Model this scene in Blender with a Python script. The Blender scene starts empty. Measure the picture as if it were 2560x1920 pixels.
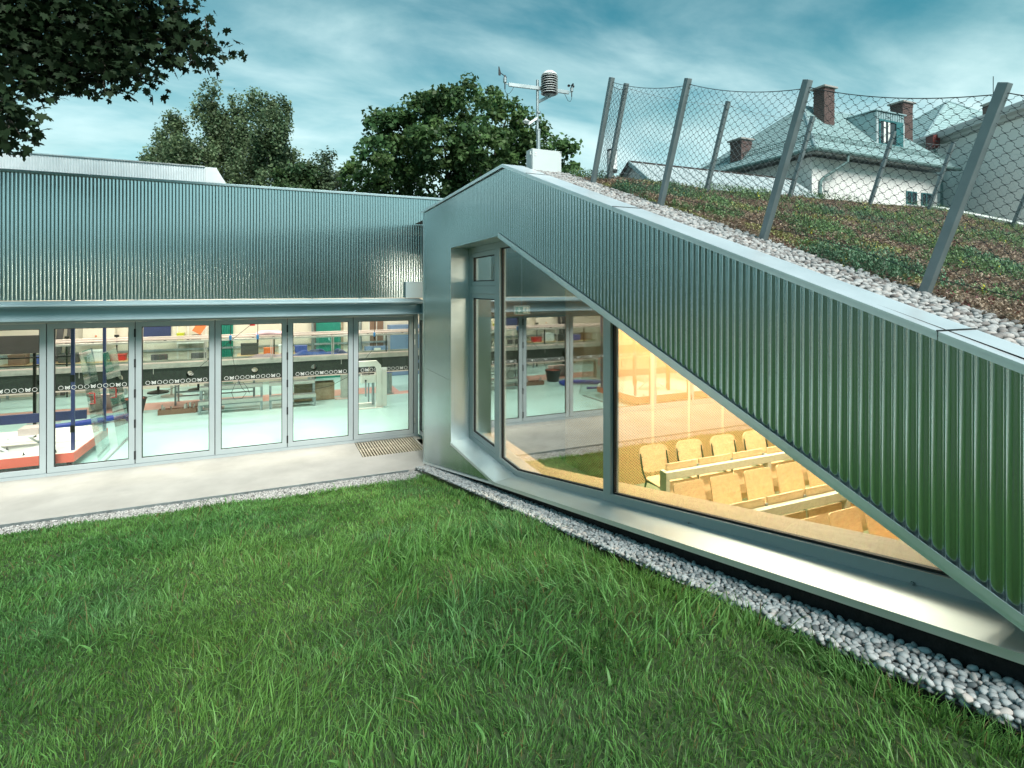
import bpy, math, random
import numpy as np
from mathutils import Vector, Matrix, noise as mnoise

R = math.radians
rng = np.random.default_rng(11)
random.seed(11)
scene = bpy.context.scene
col = scene.collection

# ------------------------------------------------------------------ camera
CAM = Vector((-2.337, -8.80, 2.85))
YAW = -23.937
cd = bpy.data.cameras.new("camera")
cd.sensor_width = 36.0
cd.lens = 1385.0 / 2560.0 * 36.0
cd.shift_y = -242.0 / 2560.0
cd.clip_start = 0.05
cd.clip_end = 2000.0
cam = bpy.data.objects.new("camera", cd)
cam.location = CAM
cam.rotation_euler = (R(90), 0, R(YAW))
col.objects.link(cam)
scene.camera = cam

# ------------------------------------------------------------------ world, sun, exposure
SUN_ELEV, SUN_AZ = 44.0, 178.0          # azimuth: clockwise from +Y
world = bpy.data.worlds.new("World")
scene.world = world
world.use_nodes = True
wn = world.node_tree.nodes
wl = world.node_tree.links
wn.clear()


def N(tree, kind, **kw):
    n = tree.nodes.new(kind)
    for k, v in kw.items():
        if k.startswith("i_"):
            key = k[2:]
            key = int(key) if key.isdigit() else key.replace("_", " ")
            n.inputs[key].default_value = v
        else:
            setattr(n, k, v)
    return n


def build_world():
    t = world.node_tree
    L = t.links.new
    sky = N(t, "ShaderNodeTexSky", sky_type="NISHITA", sun_disc=False)
    sky.sun_elevation = R(SUN_ELEV)
    sky.sun_rotation = R(SUN_AZ)
    sky.air_density = 1.0
    sky.dust_density = 0.6
    sky.ozone_density = 1.6
    tint = N(t, "ShaderNodeMix", data_type="RGBA", blend_type="MULTIPLY")
    tint.inputs[0].default_value = 1.0
    L(sky.outputs[0], tint.inputs[6])
    tint.inputs[7].default_value = (0.07, 0.60, 0.50, 1)
    tc = N(t, "ShaderNodeTexCoord")
    sep = N(t, "ShaderNodeSeparateXYZ")
    L(tc.outputs["Generated"], sep.inputs[0])
    zz = N(t, "ShaderNodeMath", operation="MAXIMUM", i_1=0.0)
    L(sep.outputs[2], zz.inputs[0])
    den = N(t, "ShaderNodeMath", operation="ADD", i_1=0.22)
    L(zz.outputs[0], den.inputs[0])
    ux = N(t, "ShaderNodeMath", operation="DIVIDE")
    uy = N(t, "ShaderNodeMath", operation="DIVIDE")
    L(sep.outputs[0], ux.inputs[0]); L(den.outputs[0], ux.inputs[1])
    L(sep.outputs[1], uy.inputs[0]); L(den.outputs[0], uy.inputs[1])
    comb = N(t, "ShaderNodeCombineXYZ")
    L(ux.outputs[0], comb.inputs[0]); L(uy.outputs[0], comb.inputs[1])
    mp = N(t, "ShaderNodeMapping")
    mp.inputs["Rotation"].default_value = (0, 0, R(28))
    mp.inputs["Scale"].default_value = (0.85, 1.45, 1)
    L(comb.outputs[0], mp.inputs[0])
    n1 = N(t, "ShaderNodeTexNoise", i_Scale=1.9, i_Detail=9.0, i_Roughness=0.55, i_Distortion=0.3)
    L(mp.outputs[0], n1.inputs["Vector"])
    n2 = N(t, "ShaderNodeTexNoise", i_Scale=0.55, i_Detail=4.0, i_Roughness=0.5)
    L(comb.outputs[0], n2.inputs["Vector"])
    add = N(t, "ShaderNodeMath", operation="MULTIPLY_ADD", i_1=0.62)
    L(n1.outputs[0], add.inputs[0])
    h = N(t, "ShaderNodeMath", operation="MULTIPLY", i_1=0.38)
    L(n2.outputs[0], h.inputs[0]); L(h.outputs[0], add.inputs[2])
    # thicker veil towards the horizon, as clouds pile up along the line of sight
    hz = N(t, "ShaderNodeMapRange", i_1=0.0, i_2=0.45, i_3=0.36, i_4=-0.10)
    L(zz.outputs[0], hz.inputs[0])
    add2 = N(t, "ShaderNodeMath", operation="ADD")
    L(add.outputs[0], add2.inputs[0]); L(hz.outputs[0], add2.inputs[1])
    mask = N(t, "ShaderNodeMapRange", i_1=0.30, i_2=0.76, i_3=0.05, i_4=0.95)
    mask.interpolation_type = "SMOOTHSTEP"
    L(add2.outputs[0], mask.inputs[0])
    mix = N(t, "ShaderNodeMix", data_type="RGBA")
    L(mask.outputs[0], mix.inputs[0])
    L(tint.outputs[2], mix.inputs[6])
    n3 = N(t, "ShaderNodeTexNoise", i_Scale=2.3, i_Detail=6.0, i_Roughness=0.55, i_Distortion=0.2)
    mp2 = N(t, "ShaderNodeMapping")
    mp2.inputs["Location"].default_value = (3.1, 1.7, 0)
    mp2.inputs["Rotation"].default_value = (0, 0, R(20))
    mp2.inputs["Scale"].default_value = (0.7, 1.3, 1)
    L(comb.outputs[0], mp2.inputs[0]); L(mp2.outputs[0], n3.inputs["Vector"])
    r3 = N(t, "ShaderNodeMapRange", i_1=0.34, i_2=0.66)
    L(n3.outputs[0], r3.inputs[0])
    cc = N(t, "ShaderNodeMix", data_type="RGBA")
    L(r3.outputs[0], cc.inputs[0])
    cc.inputs[6].default_value = (2.8, 4.35, 4.45, 1)
    cc.inputs[7].default_value = (4.6, 6.0, 6.05, 1)
    L(cc.outputs[2], mix.inputs[7])
    bg = N(t, "ShaderNodeBackground", i_Strength=0.054)
    L(mix.outputs[2], bg.inputs[0])
    out = N(t, "ShaderNodeOutputWorld")
    L(bg.outputs[0], out.inputs[0])


build_world()
sd = bpy.data.lights.new("sun", "SUN")
sd.energy = 1.5
sd.angle = R(24)
sd.color = (1.0, 0.96, 0.90)
sun = bpy.data.objects.new("sun", sd)
a = R(SUN_AZ)
sdir = Vector((math.sin(a) * math.cos(R(SUN_ELEV)), math.cos(a) * math.cos(R(SUN_ELEV)), math.sin(R(SUN_ELEV))))
sun.rotation_euler = sdir.to_track_quat("Z", "Y").to_euler()
sun.location = (-20, -20, 30)
col.objects.link(sun)

vs = scene.view_settings
vs.view_transform = "Standard"
vs.look = "None"
vs.exposure = 1.85
vs.gamma = 1.0
vs.use_curve_mapping = False
cy = scene.cycles
cy.use_denoising = True
cy.max_bounces = 10
cy.diffuse_bounces = 3
cy.glossy_bounces = 4
cy.transmission_bounces = 4
cy.transparent_max_bounces = 24
cy.caustics_reflective = False
cy.caustics_refractive = False
cy.sample_clamp_indirect = 3.0


# ------------------------------------------------------------------ materials
def mat(name, color, rough=0.6, metal=0.0, var=0.0, vscale=6.0, bump=0.0, bscale=40.0, color2=None,
        spec=0.5, stretch=None, detail=5.0, rvar=0.0, coord="Object", bdist=0.01):
    m = bpy.data.materials.new(name)
    m.use_nodes = True
    t = m.node_tree
    L = t.links.new
    b = t.nodes["Principled BSDF"]
    b.inputs["Roughness"].default_value = rough
    b.inputs["Metallic"].default_value = metal
    b.inputs["Specular IOR Level"].default_value = spec
    c = tuple(color) + (1,)
    b.inputs["Base Color"].default_value = c
    if var or color2 or bump or rvar:
        tc = N(t, "ShaderNodeTexCoord")
        mp = N(t, "ShaderNodeMapping")
        if stretch:
            mp.inputs["Scale"].default_value = stretch
        L(tc.outputs[coord], mp.inputs[0])
        nz = N(t, "ShaderNodeTexNoise", i_Scale=vscale, i_Detail=detail, i_Roughness=0.6)
        L(mp.outputs[0], nz.inputs["Vector"])
        if var or color2:
            rp = N(t, "ShaderNodeMapRange", i_1=0.3, i_2=0.7)
            L(nz.outputs[0], rp.inputs[0])
            mx = N(t, "ShaderNodeMix", data_type="RGBA")
            L(rp.outputs[0], mx.inputs[0])
            if color2:
                mx.inputs[6].default_value = c
                mx.inputs[7].default_value = tuple(color2) + (1,)
            else:
                mx.inputs[6].default_value = tuple(x * (1 - var) for x in color) + (1,)
                mx.inputs[7].default_value = tuple(min(1, x * (1 + var)) for x in color) + (1,)
            L(mx.outputs[2], b.inputs["Base Color"])
        if rvar:
            rr = N(t, "ShaderNodeMapRange", i_1=0.25, i_2=0.75, i_3=max(0.02, rough - rvar), i_4=rough + rvar)
            L(nz.outputs[0], rr.inputs[0])
            L(rr.outputs[0], b.inputs["Roughness"])
        if bump:
            nb = N(t, "ShaderNodeTexNoise", i_Scale=bscale, i_Detail=6.0, i_Roughness=0.65)
            L(mp.outputs[0], nb.inputs["Vector"])
            bp = N(t, "ShaderNodeBump", i_Strength=bump, i_Distance=bdist)
            L(nb.outputs[0], bp.inputs["Height"])
            L(bp.outputs[0], b.inputs["Normal"])
    return m


def mat_glass(name, f0=0.05, tint=(1, 1, 1), power=5.0, rough=0.0):
    """thin architectural glass: reflection rises with the angle, the rest passes straight through"""
    m = bpy.data.materials.new(name)
    m.use_nodes = True
    t = m.node_tree
    t.nodes.clear()
    L = t.links.new
    lw = N(t, "ShaderNodeLayerWeight", i_Blend=0.5)
    pw = N(t, "ShaderNodeMath", operation="POWER", i_1=power)
    L(lw.outputs["Facing"], pw.inputs[0])
    ma = N(t, "ShaderNodeMath", operation="MULTIPLY_ADD", i_1=1.0 - f0, i_2=f0)
    L(pw.outputs[0], ma.inputs[0])
    tr = N(t, "ShaderNodeBsdfTransparent")
    tr.inputs[0].default_value = tuple(tint) + (1,)
    gl = N(t, "ShaderNodeBsdfGlossy")
    gl.inputs["Roughness"].default_value = rough
    gl.inputs[0].default_value = (0.95, 0.97, 0.97, 1)
    mx = N(t, "ShaderNodeMixShader")
    L(ma.outputs[0], mx.inputs[0]); L(tr.outputs[0], mx.inputs[1]); L(gl.outputs[0], mx.inputs[2])
    out = N(t, "ShaderNodeOutputMaterial")
    L(mx.outputs[0], out.inputs[0])
    return m


def mat_attr(name, rough=0.55, transl=0.35, spec=0.35):
    """foliage: colour from the leaf's own attribute, part of the light passes through"""
    m = bpy.data.materials.new(name)
    m.use_nodes = True
    t = m.node_tree
    L = t.links.new
    b = t.nodes["Principled BSDF"]
    b.inputs["Roughness"].default_value = rough
    b.inputs["Specular IOR Level"].default_value = spec
    at = N(t, "ShaderNodeAttribute", attribute_name="Col")
    L(at.outputs["Color"], b.inputs["Base Color"])
    if transl:
        tl = N(t, "ShaderNodeBsdfTranslucent")
        L(at.outputs["Color"], tl.inputs[0])
        mx = N(t, "ShaderNodeMixShader", i_0=transl)
        out = t.nodes["Material Output"]
        L(b.outputs[0], mx.inputs[1]); L(tl.outputs[0], mx.inputs[2]); L(mx.outputs[0], out.inputs[0])
    return m


def mat_emit(name, color, strength):
    m = bpy.data.materials.new(name)
    m.use_nodes = True
    t = m.node_tree
    t.nodes.clear()
    e = N(t, "ShaderNodeEmission", i_Strength=strength)
    e.inputs[0].default_value = tuple(color) + (1,)
    o = N(t, "ShaderNodeOutputMaterial")
    t.links.new(e.outputs[0], o.inputs[0])
    return m


M = {}
M["alu_clad"] = mat("corrugated aluminium", (0.50, 0.62, 0.63), 0.19, 1.0, var=0.07, vscale=0.5, rvar=0.03, stretch=(1, 1, 0.35), detail=2.0)
M["alu_trim"] = mat("folded aluminium trim", (0.74, 0.81, 0.82), 0.33, 1.0, var=0.05, vscale=2.0, rvar=0.06)
M["alu_white"] = mat("pale coping metal", (0.84, 0.90, 0.92), 0.36, 0.55, var=0.05, vscale=3.0, rvar=0.06)
M["alu_sill"] = mat("brushed aluminium sill", (0.60, 0.68, 0.70), 0.42, 0.85, var=0.06, vscale=2.5, rvar=0.05, stretch=(3, 0.6, 3))
M["wood_strip"] = mat("plain plywood strip", (0.68, 0.44, 0.20), 0.5)
M["frame"] = mat("grey window frame paint", (0.43, 0.495, 0.51), 0.42, 0.2, var=0.03, vscale=3, rvar=0.05)
M["canopy"] = mat("blue grey painted steel", (0.32, 0.44, 0.47), 0.40, 0.2, var=0.06, vscale=2.5, rvar=0.06)
M["black"] = mat("black rubber", (0.008, 0.008, 0.009), 0.6)
M["plinth"] = mat("black bitumen plinth", (0.012, 0.013, 0.014), 0.85, var=0.5, vscale=30, bump=0.5, bscale=80)
M["glass"] = mat_glass("clear door glass", 0.025, (0.97, 0.99, 0.98))
M["glass_win"] = mat_glass("coated window glass", 0.20, (0.93, 0.96, 0.93), 3.0)
M["glass_thin"] = mat_glass("acrylic sheet", 0.05, (0.86, 0.93, 0.92), 4.0)
M["concrete"] = mat("pale concrete paving", (0.45, 0.435, 0.405), 0.8, var=0.16, vscale=1.3, bump=0.12, bscale=60, bdist=0.004)
M["soil"] = mat("mossy soil under grass", (0.032, 0.068, 0.020), 0.95, color2=(0.052, 0.085, 0.028), vscale=14, bump=0.6, bscale=30)
M["ground"] = mat("far ground", (0.05, 0.07, 0.035), 0.95, var=0.3, vscale=0.4)
M["fine_gravel_bed"] = mat("gravel bed", (0.22, 0.225, 0.22), 0.9, var=0.5, vscale=60, bump=1.0, bscale=90)
M["wood"] = mat("birch plywood", (0.66, 0.43, 0.225), 0.38, color2=(0.76, 0.54, 0.31), vscale=5, stretch=(1, 8, 8))
M["wood_sill"] = mat("knotty spruce board", (0.62, 0.40, 0.20), 0.5, color2=(0.76, 0.54, 0.30), vscale=4, stretch=(9, 0.8, 9))
M["cream_metal"] = mat("cream lacquered steel", (0.62, 0.58, 0.44), 0.4, var=0.04)
M["dark_metal"] = mat("dark steel tube", (0.02, 0.022, 0.022), 0.4, 0.6)
M["galv"] = mat("galvanised steel", (0.34, 0.39, 0.40), 0.45, 0.75, var=0.16, vscale=9, rvar=0.1)
M["post"] = mat("galvanised fence post", (0.23, 0.28, 0.295), 0.5, 0.45, var=0.14, vscale=7, rvar=0.1)
M["wire"] = mat("steel cable", (0.055, 0.065, 0.07), 0.45, 0.6)
M["wire_pale"] = mat("bright steel cable", (0.45, 0.5, 0.52), 0.4, 0.8)
M["hall_floor"] = mat("turquoise resin floor", (0.42, 0.66, 0.65), 0.28, var=0.06, vscale=0.9)
M["pink_floor"] = mat("pink resin floor strip", (0.72, 0.42, 0.36), 0.35, var=0.05)
M["cream_wall"] = mat("cream wall paint", (0.74, 0.69, 0.58), 0.8, var=0.04, vscale=1.2)
M["white_paint"] = mat("white paint", (0.78, 0.78, 0.74), 0.5, var=0.03)
M["ceil"] = mat("grey ceiling", (0.5, 0.5, 0.47), 0.8)
M["teal_door"] = mat("teal green door", (0.015, 0.21, 0.16), 0.45, var=0.06)
M["navy"] = mat("navy blue panel", (0.03, 0.045, 0.13), 0.5, var=0.1)
M["blue"] = mat("blue sheet", (0.06, 0.10, 0.42), 0.4, var=0.15, vscale=12)
M["lav_blue"] = mat("blue grey cabinet", (0.16, 0.25, 0.42), 0.45, var=0.05)
M["black_beam"] = mat("dark green black plate", (0.018, 0.026, 0.022), 0.5, var=0.35, vscale=14)
M["steel"] = mat("brushed stainless steel", (0.55, 0.54, 0.50), 0.38, 0.8, var=0.12, vscale=10, rvar=0.08)
M["pink_rail"] = mat("pinkish aluminium rail", (0.70, 0.58, 0.54), 0.4, 0.3, var=0.06)
M["rust"] = mat("rusty formwork steel", (0.24, 0.16, 0.09), 0.75, color2=(0.36, 0.33, 0.24), vscale=6)
M["brown"] = mat("brown shutter", (0.22, 0.13, 0.09), 0.6, var=0.1)
M["orange_red"] = mat("salmon red edge", (0.66, 0.14, 0.09), 0.45, var=0.05)
M["red"] = mat("red plastic", (0.55, 0.03, 0.03), 0.35)
M["yellow"] = mat("yellow green plastic", (0.55, 0.60, 0.03), 0.4)
M["orange"] = mat("orange sheet", (0.75, 0.18, 0.05), 0.5)
M["dark_grey"] = mat("charcoal board", (0.07, 0.066, 0.07), 0.6, var=0.12)
M["grey_tub"] = mat("black mortar tub", (0.02, 0.022, 0.024), 0.5)
M["cable"] = mat("black cable", (0.01, 0.01, 0.011), 0.5)
M["hose"] = mat("blue hose", (0.03, 0.06, 0.34), 0.4)
M["grating"] = mat("steel floor grating", (0.50, 0.45, 0.36), 0.5, 0.5, var=0.15)
M["sticker"] = mat("white glass print", (0.80, 0.82, 0.78), 0.6)
M["carpet"] = mat("speckled green carpet", (0.10, 0.15, 0.06), 0.95, color2=(0.42, 0.40, 0.24), vscale=120, detail=2, bump=0.3, bscale=200)
M["block_wall"] = mat("grey concrete block", (0.20, 0.22, 0.21), 0.85, var=0.1, vscale=8)
M["wood_beam"] = mat("knotty wood beam", (0.42, 0.23, 0.10), 0.6, color2=(0.58, 0.34, 0.16), vscale=5, stretch=(1, 9, 9))
M["cab"] = mat("light grey cabinet paint", (0.56, 0.62, 0.62), 0.45, var=0.03)
M["white_plastic"] = mat("white plastic", (0.72, 0.75, 0.75), 0.4)
M["lens_dark"] = mat("black plastic", (0.015, 0.015, 0.016), 0.4)
M["sign_green"] = mat("exit sign green", (0.02, 0.18, 0.13), 0.4)
M["stucco"] = mat("off white render", (0.74, 0.735, 0.71), 0.9, var=0.05, vscale=0.7, bump=0.15, bscale=50)
M["stucco_grey"] = mat("grey render", (0.50, 0.505, 0.50), 0.9, var=0.05, vscale=0.7)
M["slate"] = mat("pale green grey slate", (0.30, 0.425, 0.43), 0.6, var=0.22, vscale=5, stretch=(1, 1, 1), bump=0.2, bscale=20)
M["zinc"] = mat("weathered zinc sheet", (0.32, 0.43, 0.445), 0.5, 0.35, var=0.12, vscale=2)
M["zinc_pale"] = mat("pale zinc roof", (0.50, 0.57, 0.58), 0.5, 0.3, var=0.08, vscale=2)
M["brick"] = mat("dark red brick", (0.085, 0.055, 0.050), 0.85, color2=(0.150, 0.095, 0.086), vscale=3)
M["mortar"] = mat("mortar", (0.34, 0.32, 0.30), 0.9)
M["dark_window"] = mat("dark window glass", (0.02, 0.03, 0.035), 0.08)
M["green_frame"] = mat("green window frame", (0.03, 0.14, 0.15), 0.5)
M["gutter"] = mat("copper green gutter", (0.15, 0.24, 0.23), 0.5, 0.3, var=0.1)
M["dark_brown"] = mat("dark brown eave board", (0.035, 0.022, 0.018), 0.7)
M["dark_red"] = mat("dark red metal box", (0.13, 0.02, 0.015), 0.5)
M["bark"] = mat("grey brown bark", (0.055, 0.045, 0.035), 0.9, var=0.3, vscale=8, bump=0.5, bscale=20)
M["birch_bark"] = mat("white birch bark", (0.50, 0.50, 0.46), 0.8, color2=(0.10, 0.10, 0.09), vscale=2.5, stretch=(1, 1, 4))
M["leaf"] = mat_attr("leaf", 0.5, 0.4)
M["grass"] = mat_attr("grass blade", 0.5, 0.42, 0.4)
M["sedum"] = mat_attr("sedum leaf", 0.5, 0.2, 0.35)
M["roof_soil"] = mat("roof substrate", (0.06, 0.04, 0.03), 0.95, color2=(0.11, 0.075, 0.055), vscale=12, bump=0.8, bscale=60)


def mat_perforated():
    m = mat("perforated plywood", (0.60, 0.36, 0.15), 0.5)
    t = m.node_tree
    L = t.links.new
    b = t.nodes["Principled BSDF"]
    tc = N(t, "ShaderNodeTexCoord")
    sp = N(t, "ShaderNodeSeparateXYZ")
    L(tc.outputs["Object"], sp.inputs[0])
    u = N(t, "ShaderNodeMath", operation="ADD")
    L(sp.outputs[0], u.inputs[0]); L(sp.outputs[1], u.inputs[1])

    def lattice(off):
        su = N(t, "ShaderNodeMath", operation="MULTIPLY_ADD", i_1=1 / 0.046, i_2=off)
        sv = N(t, "ShaderNodeMath", operation="MULTIPLY_ADD", i_1=1 / 0.040, i_2=off)
        L(u.outputs[0], su.inputs[0]); L(sp.outputs[2], sv.inputs[0])
        fs = []
        for s in (su, sv):
            f = N(t, "ShaderNodeMath", operation="FRACT")
            L(s.outputs[0], f.inputs[0])
            q = N(t, "ShaderNodeMath", operation="SUBTRACT", i_1=0.5)
            L(f.outputs[0], q.inputs[0])
            p = N(t, "ShaderNodeMath", operation="POWER", i_1=2.0)
            ab = N(t, "ShaderNodeMath", operation="ABSOLUTE")
            L(q.outputs[0], ab.inputs[0]); L(ab.outputs[0], p.inputs[0])
            fs.append(p)
        ad = N(t, "ShaderNodeMath", operation="ADD")
        L(fs[0].outputs[0], ad.inputs[0]); L(fs[1].outputs[0], ad.inputs[1])
        lt = N(t, "ShaderNodeMath", operation="LESS_THAN", i_1=0.052)
        L(ad.outputs[0], lt.inputs[0])
        return lt
    a1, a2 = lattice(0.0), lattice(0.5)
    mxm = N(t, "ShaderNodeMath", operation="MAXIMUM")
    L(a1.outputs[0], mxm.inputs[0]); L(a2.outputs[0], mxm.inputs[1])
    mx = N(t, "ShaderNodeMix", data_type="RGBA")
    L(mxm.outputs[0], mx.inputs[0])
    mx.inputs[6].default_value = (0.66, 0.41, 0.17, 1)
    mx.inputs[7].default_value = (0.16, 0.075, 0.02, 1)
    L(mx.outputs[2], b.inputs["Base Color"])
    return m


M["perf"] = mat_perforated()


def mat_pebble(name, c1, c2, c3):
    m = bpy.data.materials.new(name)
    m.use_nodes = True
    t = m.node_tree
    L = t.links.new
    b = t.nodes["Principled BSDF"]
    b.inputs["Roughness"].default_value = 0.7
    g = N(t, "ShaderNodeNewGeometry")
    oi = N(t, "ShaderNodeObjectInfo")
    ad = N(t, "ShaderNodeMath", operation="ADD")
    L(g.outputs["Random Per Island"], ad.inputs[0]); L(oi.outputs["Random"], ad.inputs[1])
    fr = N(t, "ShaderNodeMath", operation="FRACT")
    L(ad.outputs[0], fr.inputs[0])
    cr = N(t, "ShaderNodeValToRGB")
    els = cr.color_ramp.elements
    els[0].position = 0.0; els[0].color = tuple(c1) + (1,)
    els[1].position = 1.0; els[1].color = tuple(c3) + (1,)
    e = els.new(0.45); e.color = tuple(c2) + (1,)
    e = els.new(0.8); e.color = tuple(c2) + (1,)
    L(fr.outputs[0], cr.inputs[0])
    tc = N(t, "ShaderNodeTexCoord")
    nz = N(t, "ShaderNodeTexNoise", i_Scale=60.0, i_Detail=4.0)
    L(tc.outputs["Object"], nz.inputs["Vector"])
    mr = N(t, "ShaderNodeMapRange", i_1=0.3, i_2=0.7, i_3=0.75, i_4=1.15)
    L(nz.outputs[0], mr.inputs[0])
    mx = N(t, "ShaderNodeMix", data_type="RGBA", blend_type="MULTIPLY")
    mx.inputs[0].default_value = 1.0
    L(cr.outputs[0], mx.inputs[6]); L(mr.outputs[0], mx.inputs[7])
    L(mx.outputs[2], b.inputs["Base Color"])
    return m


M["pebble"] = mat_pebble("grey white pebble", (0.16, 0.18, 0.185), (0.53, 0.56, 0.56), (0.58, 0.53, 0.49))
M["pebble_roof"] = mat_pebble("grey pink pebble", (0.17, 0.145, 0.135), (0.42, 0.425, 0.42), (0.50, 0.45, 0.42))
M["gravel"] = mat_pebble("pale crushed stone", (0.20, 0.20, 0.195), (0.47, 0.47, 0.455), (0.62, 0.61, 0.59))


# ------------------------------------------------------------------ mesh helpers
class MB:
    def __init__(self):
        self.v, self.f = [], []

    def quad(self, *p):
        n = len(self.v)
        self.v += [tuple(q) for q in p]
        self.f.append(tuple(range(n, n + len(p))))
        return self

    def box(self, x0, x1, y0, y1, z0, z1):
        n = len(self.v)
        self.v += [(x0, y0, z0), (x1, y0, z0), (x1, y1, z0), (x0, y1, z0), (x0, y0, z1), (x1, y0, z1), (x1, y1, z1), (x0, y1, z1)]
        for q in ((0, 3, 2, 1), (4, 5, 6, 7), (0, 1, 5, 4), (1, 2, 6, 5), (2, 3, 7, 6), (3, 0, 4, 7)):
            self.f.append(tuple(n + i for i in q))
        return self

    def bar(self, p0, p1, w, h, up=(0, 0, 1)):
        p0, p1 = Vector(p0), Vector(p1)
        d = (p1 - p0).normalized()
        u = Vector(up)
        s = d.cross(u)
        if s.length < 1e-4:
            s = d.cross(Vector((1, 0, 0)))
        s.normalize()
        u = s.cross(d).normalized()
        n = len(self.v)
        for p in (p0, p1):
            for a_, b_ in ((-1, -1), (1, -1), (1, 1), (-1, 1)):
                self.v.append(tuple(p + s * (a_ * w / 2) + u * (b_ * h / 2)))
        for q in ((0, 3, 2, 1), (4, 5, 6, 7), (0, 1, 5, 4), (1, 2, 6, 5), (2, 3, 7, 6), (3, 0, 4, 7)):
            self.f.append(tuple(n + i for i in q))
        return self

    def tube(self, pts, r, n=8, cap=True):
        pts = [Vector(p) for p in pts]
        rs = r if isinstance(r, (list, tuple)) else [r] * len(pts)
        base = len(self.v)
        prev = None
        for i, p in enumerate(pts):
            d = (pts[min(i + 1, len(pts) - 1)] - pts[max(i - 1, 0)])
            d = d.normalized() if d.length > 1e-9 else Vector((0, 0, 1))
            if prev is None:
                u = d.cross(Vector((0, 0, 1)))
                if u.length < 1e-3:
                    u = d.cross(Vector((1, 0, 0)))
            else:
                u = prev - d * prev.dot(d)
            u.normalize()
            prev = u
            w = d.cross(u)
            for k in range(n):
                an = 2 * math.pi * k / n
                self.v.append(tuple(p + (u * math.cos(an) + w * math.sin(an)) * rs[i]))
        for i in range(len(pts) - 1):
            for k in range(n):
                a_, b_ = base + i * n + k, base + i * n + (k + 1) % n
                self.f.append((a_, b_, b_ + n, a_ + n))
        if cap:
            self.f.append(tuple(base + k for k in range(n))[::-1])
            e = base + (len(pts) - 1) * n
            self.f.append(tuple(e + k for k in range(n)))
        return self

    def lathe(self, c, prof, n=16, axis="z"):
        base = len(self.v)
        for r, z in prof:
            for k in range(n):
                an = 2 * math.pi * k / n
                if axis == "z":
                    self.v.append((c[0] + r * math.cos(an), c[1] + r * math.sin(an), c[2] + z))
                else:
                    self.v.append((c[0] + r * math.cos(an), c[1] + z, c[2] + r * math.sin(an)))
        for i in range(len(prof) - 1):
            for k in range(n):
                a_, b_ = base + i * n + k, base + i * n + (k + 1) % n
                self.f.append((a_, b_, b_ + n, a_ + n))
        self.f.append(tuple(base + k for k in range(n))[::-1])
        e = base + (len(prof) - 1) * n
        self.f.append(tuple(e + k for k in range(n)))
        return self

    def prism(self, poly, axis, a0, a1):
        """poly in the two other axes (order: x:(y,z)  y:(x,z)  z:(x,y)), swept from a0 to a1"""
        def P(q, a_):
            return {"x": (a_, q[0], q[1]), "y": (q[0], a_, q[1]), "z": (q[0], q[1], a_)}[axis]
        n = len(self.v)
        k = len(poly)
        self.v += [P(q, a0) for q in poly] + [P(q, a1) for q in poly]
        self.f.append(tuple(n + i for i in range(k)))
        self.f.append(tuple(n + k + i for i in range(k))[::-1])
        for i in range(k):
            j = (i + 1) % k
            self.f.append((n + i, n + k + i, n + k + j, n + j))
        return self

    def ring(self, poly, inner, axis, a0, a1):
        def P(q, a_):
            return {"x": (a_, q[0], q[1]), "y": (q[0], a_, q[1]), "z": (q[0], q[1], a_)}[axis]
        n = len(self.v)
        k = len(poly)
        for a_ in (a0, a1):
            self.v += [P(q, a_) for q in poly] + [P(q, a_) for q in inner]
        for i in range(k):
            j = (i + 1) % k
            o0, o1, i0, i1 = n + i, n + j, n + k + i, n + k + j
            O0, O1, I0, I1 = o0 + 2 * k, o1 + 2 * k, i0 + 2 * k, i1 + 2 * k
            self.f += [(o0, i0, i1, o1), (O0, O1, I1, I0), (o0, o1, O1, O0), (i0, I0, I1, i1)]
        return self

    def build(self, name, m, parent=None, smooth=False, bevel=0.0, sharp=45):
        me = bpy.data.meshes.new(name)
        me.from_pydata(self.v, [], self.f)
        me.update()
        return obj(name, me, m, parent, smooth, bevel, sharp)


def obj(name, me, m, parent=None, smooth=False, bevel=0.0, sharp=45):
    if m is not None and not me.materials:
        me.materials.append(M[m] if isinstance(m, str) else m)
    if smooth:
        me.polygons.foreach_set("use_smooth", [True] * len(me.polygons))
        if sharp:
            me.set_sharp_from_angle(angle=R(sharp))
    o = bpy.data.objects.new(name, me)
    col.objects.link(o)
    if parent is not None:
        o.parent = parent
    if bevel:
        b = o.modifiers.new("bevel", "BEVEL")
        b.width = bevel
        b.segments = 2
        b.limit_method = "ANGLE"
        b.angle_limit = R(40)
    return o


def tag(o, label, cat, group=None):
    o["label"] = label
    o["category"] = cat
    if group:
        o["group"] = group
    return o


def struct(o):
    o["kind"] = "structure"
    return o


def stuff(o):
    o["kind"] = "stuff"
    return o


def thing(name, label, cat, loc=(0, 0, 0), rz=0.0, group=None):
    o = bpy.data.objects.new(name, None)
    o.empty_display_size = 0.1
    o.location = loc
    o.rotation_euler = (0, 0, rz)
    col.objects.link(o)
    return tag(o, label, cat, group)


def dup(o, parent=None, loc=None, rz=None, label=None):
    c = o.copy()
    col.objects.link(c)
    if parent is not None:
        c.parent = parent
    if loc is not None:
        c.location = loc
    if rz is not None:
        c.rotation_euler = (0, 0, rz)
    if label:
        c["label"] = label
    for ch in list(o.children):
        dup(ch, c)
    return c


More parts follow.
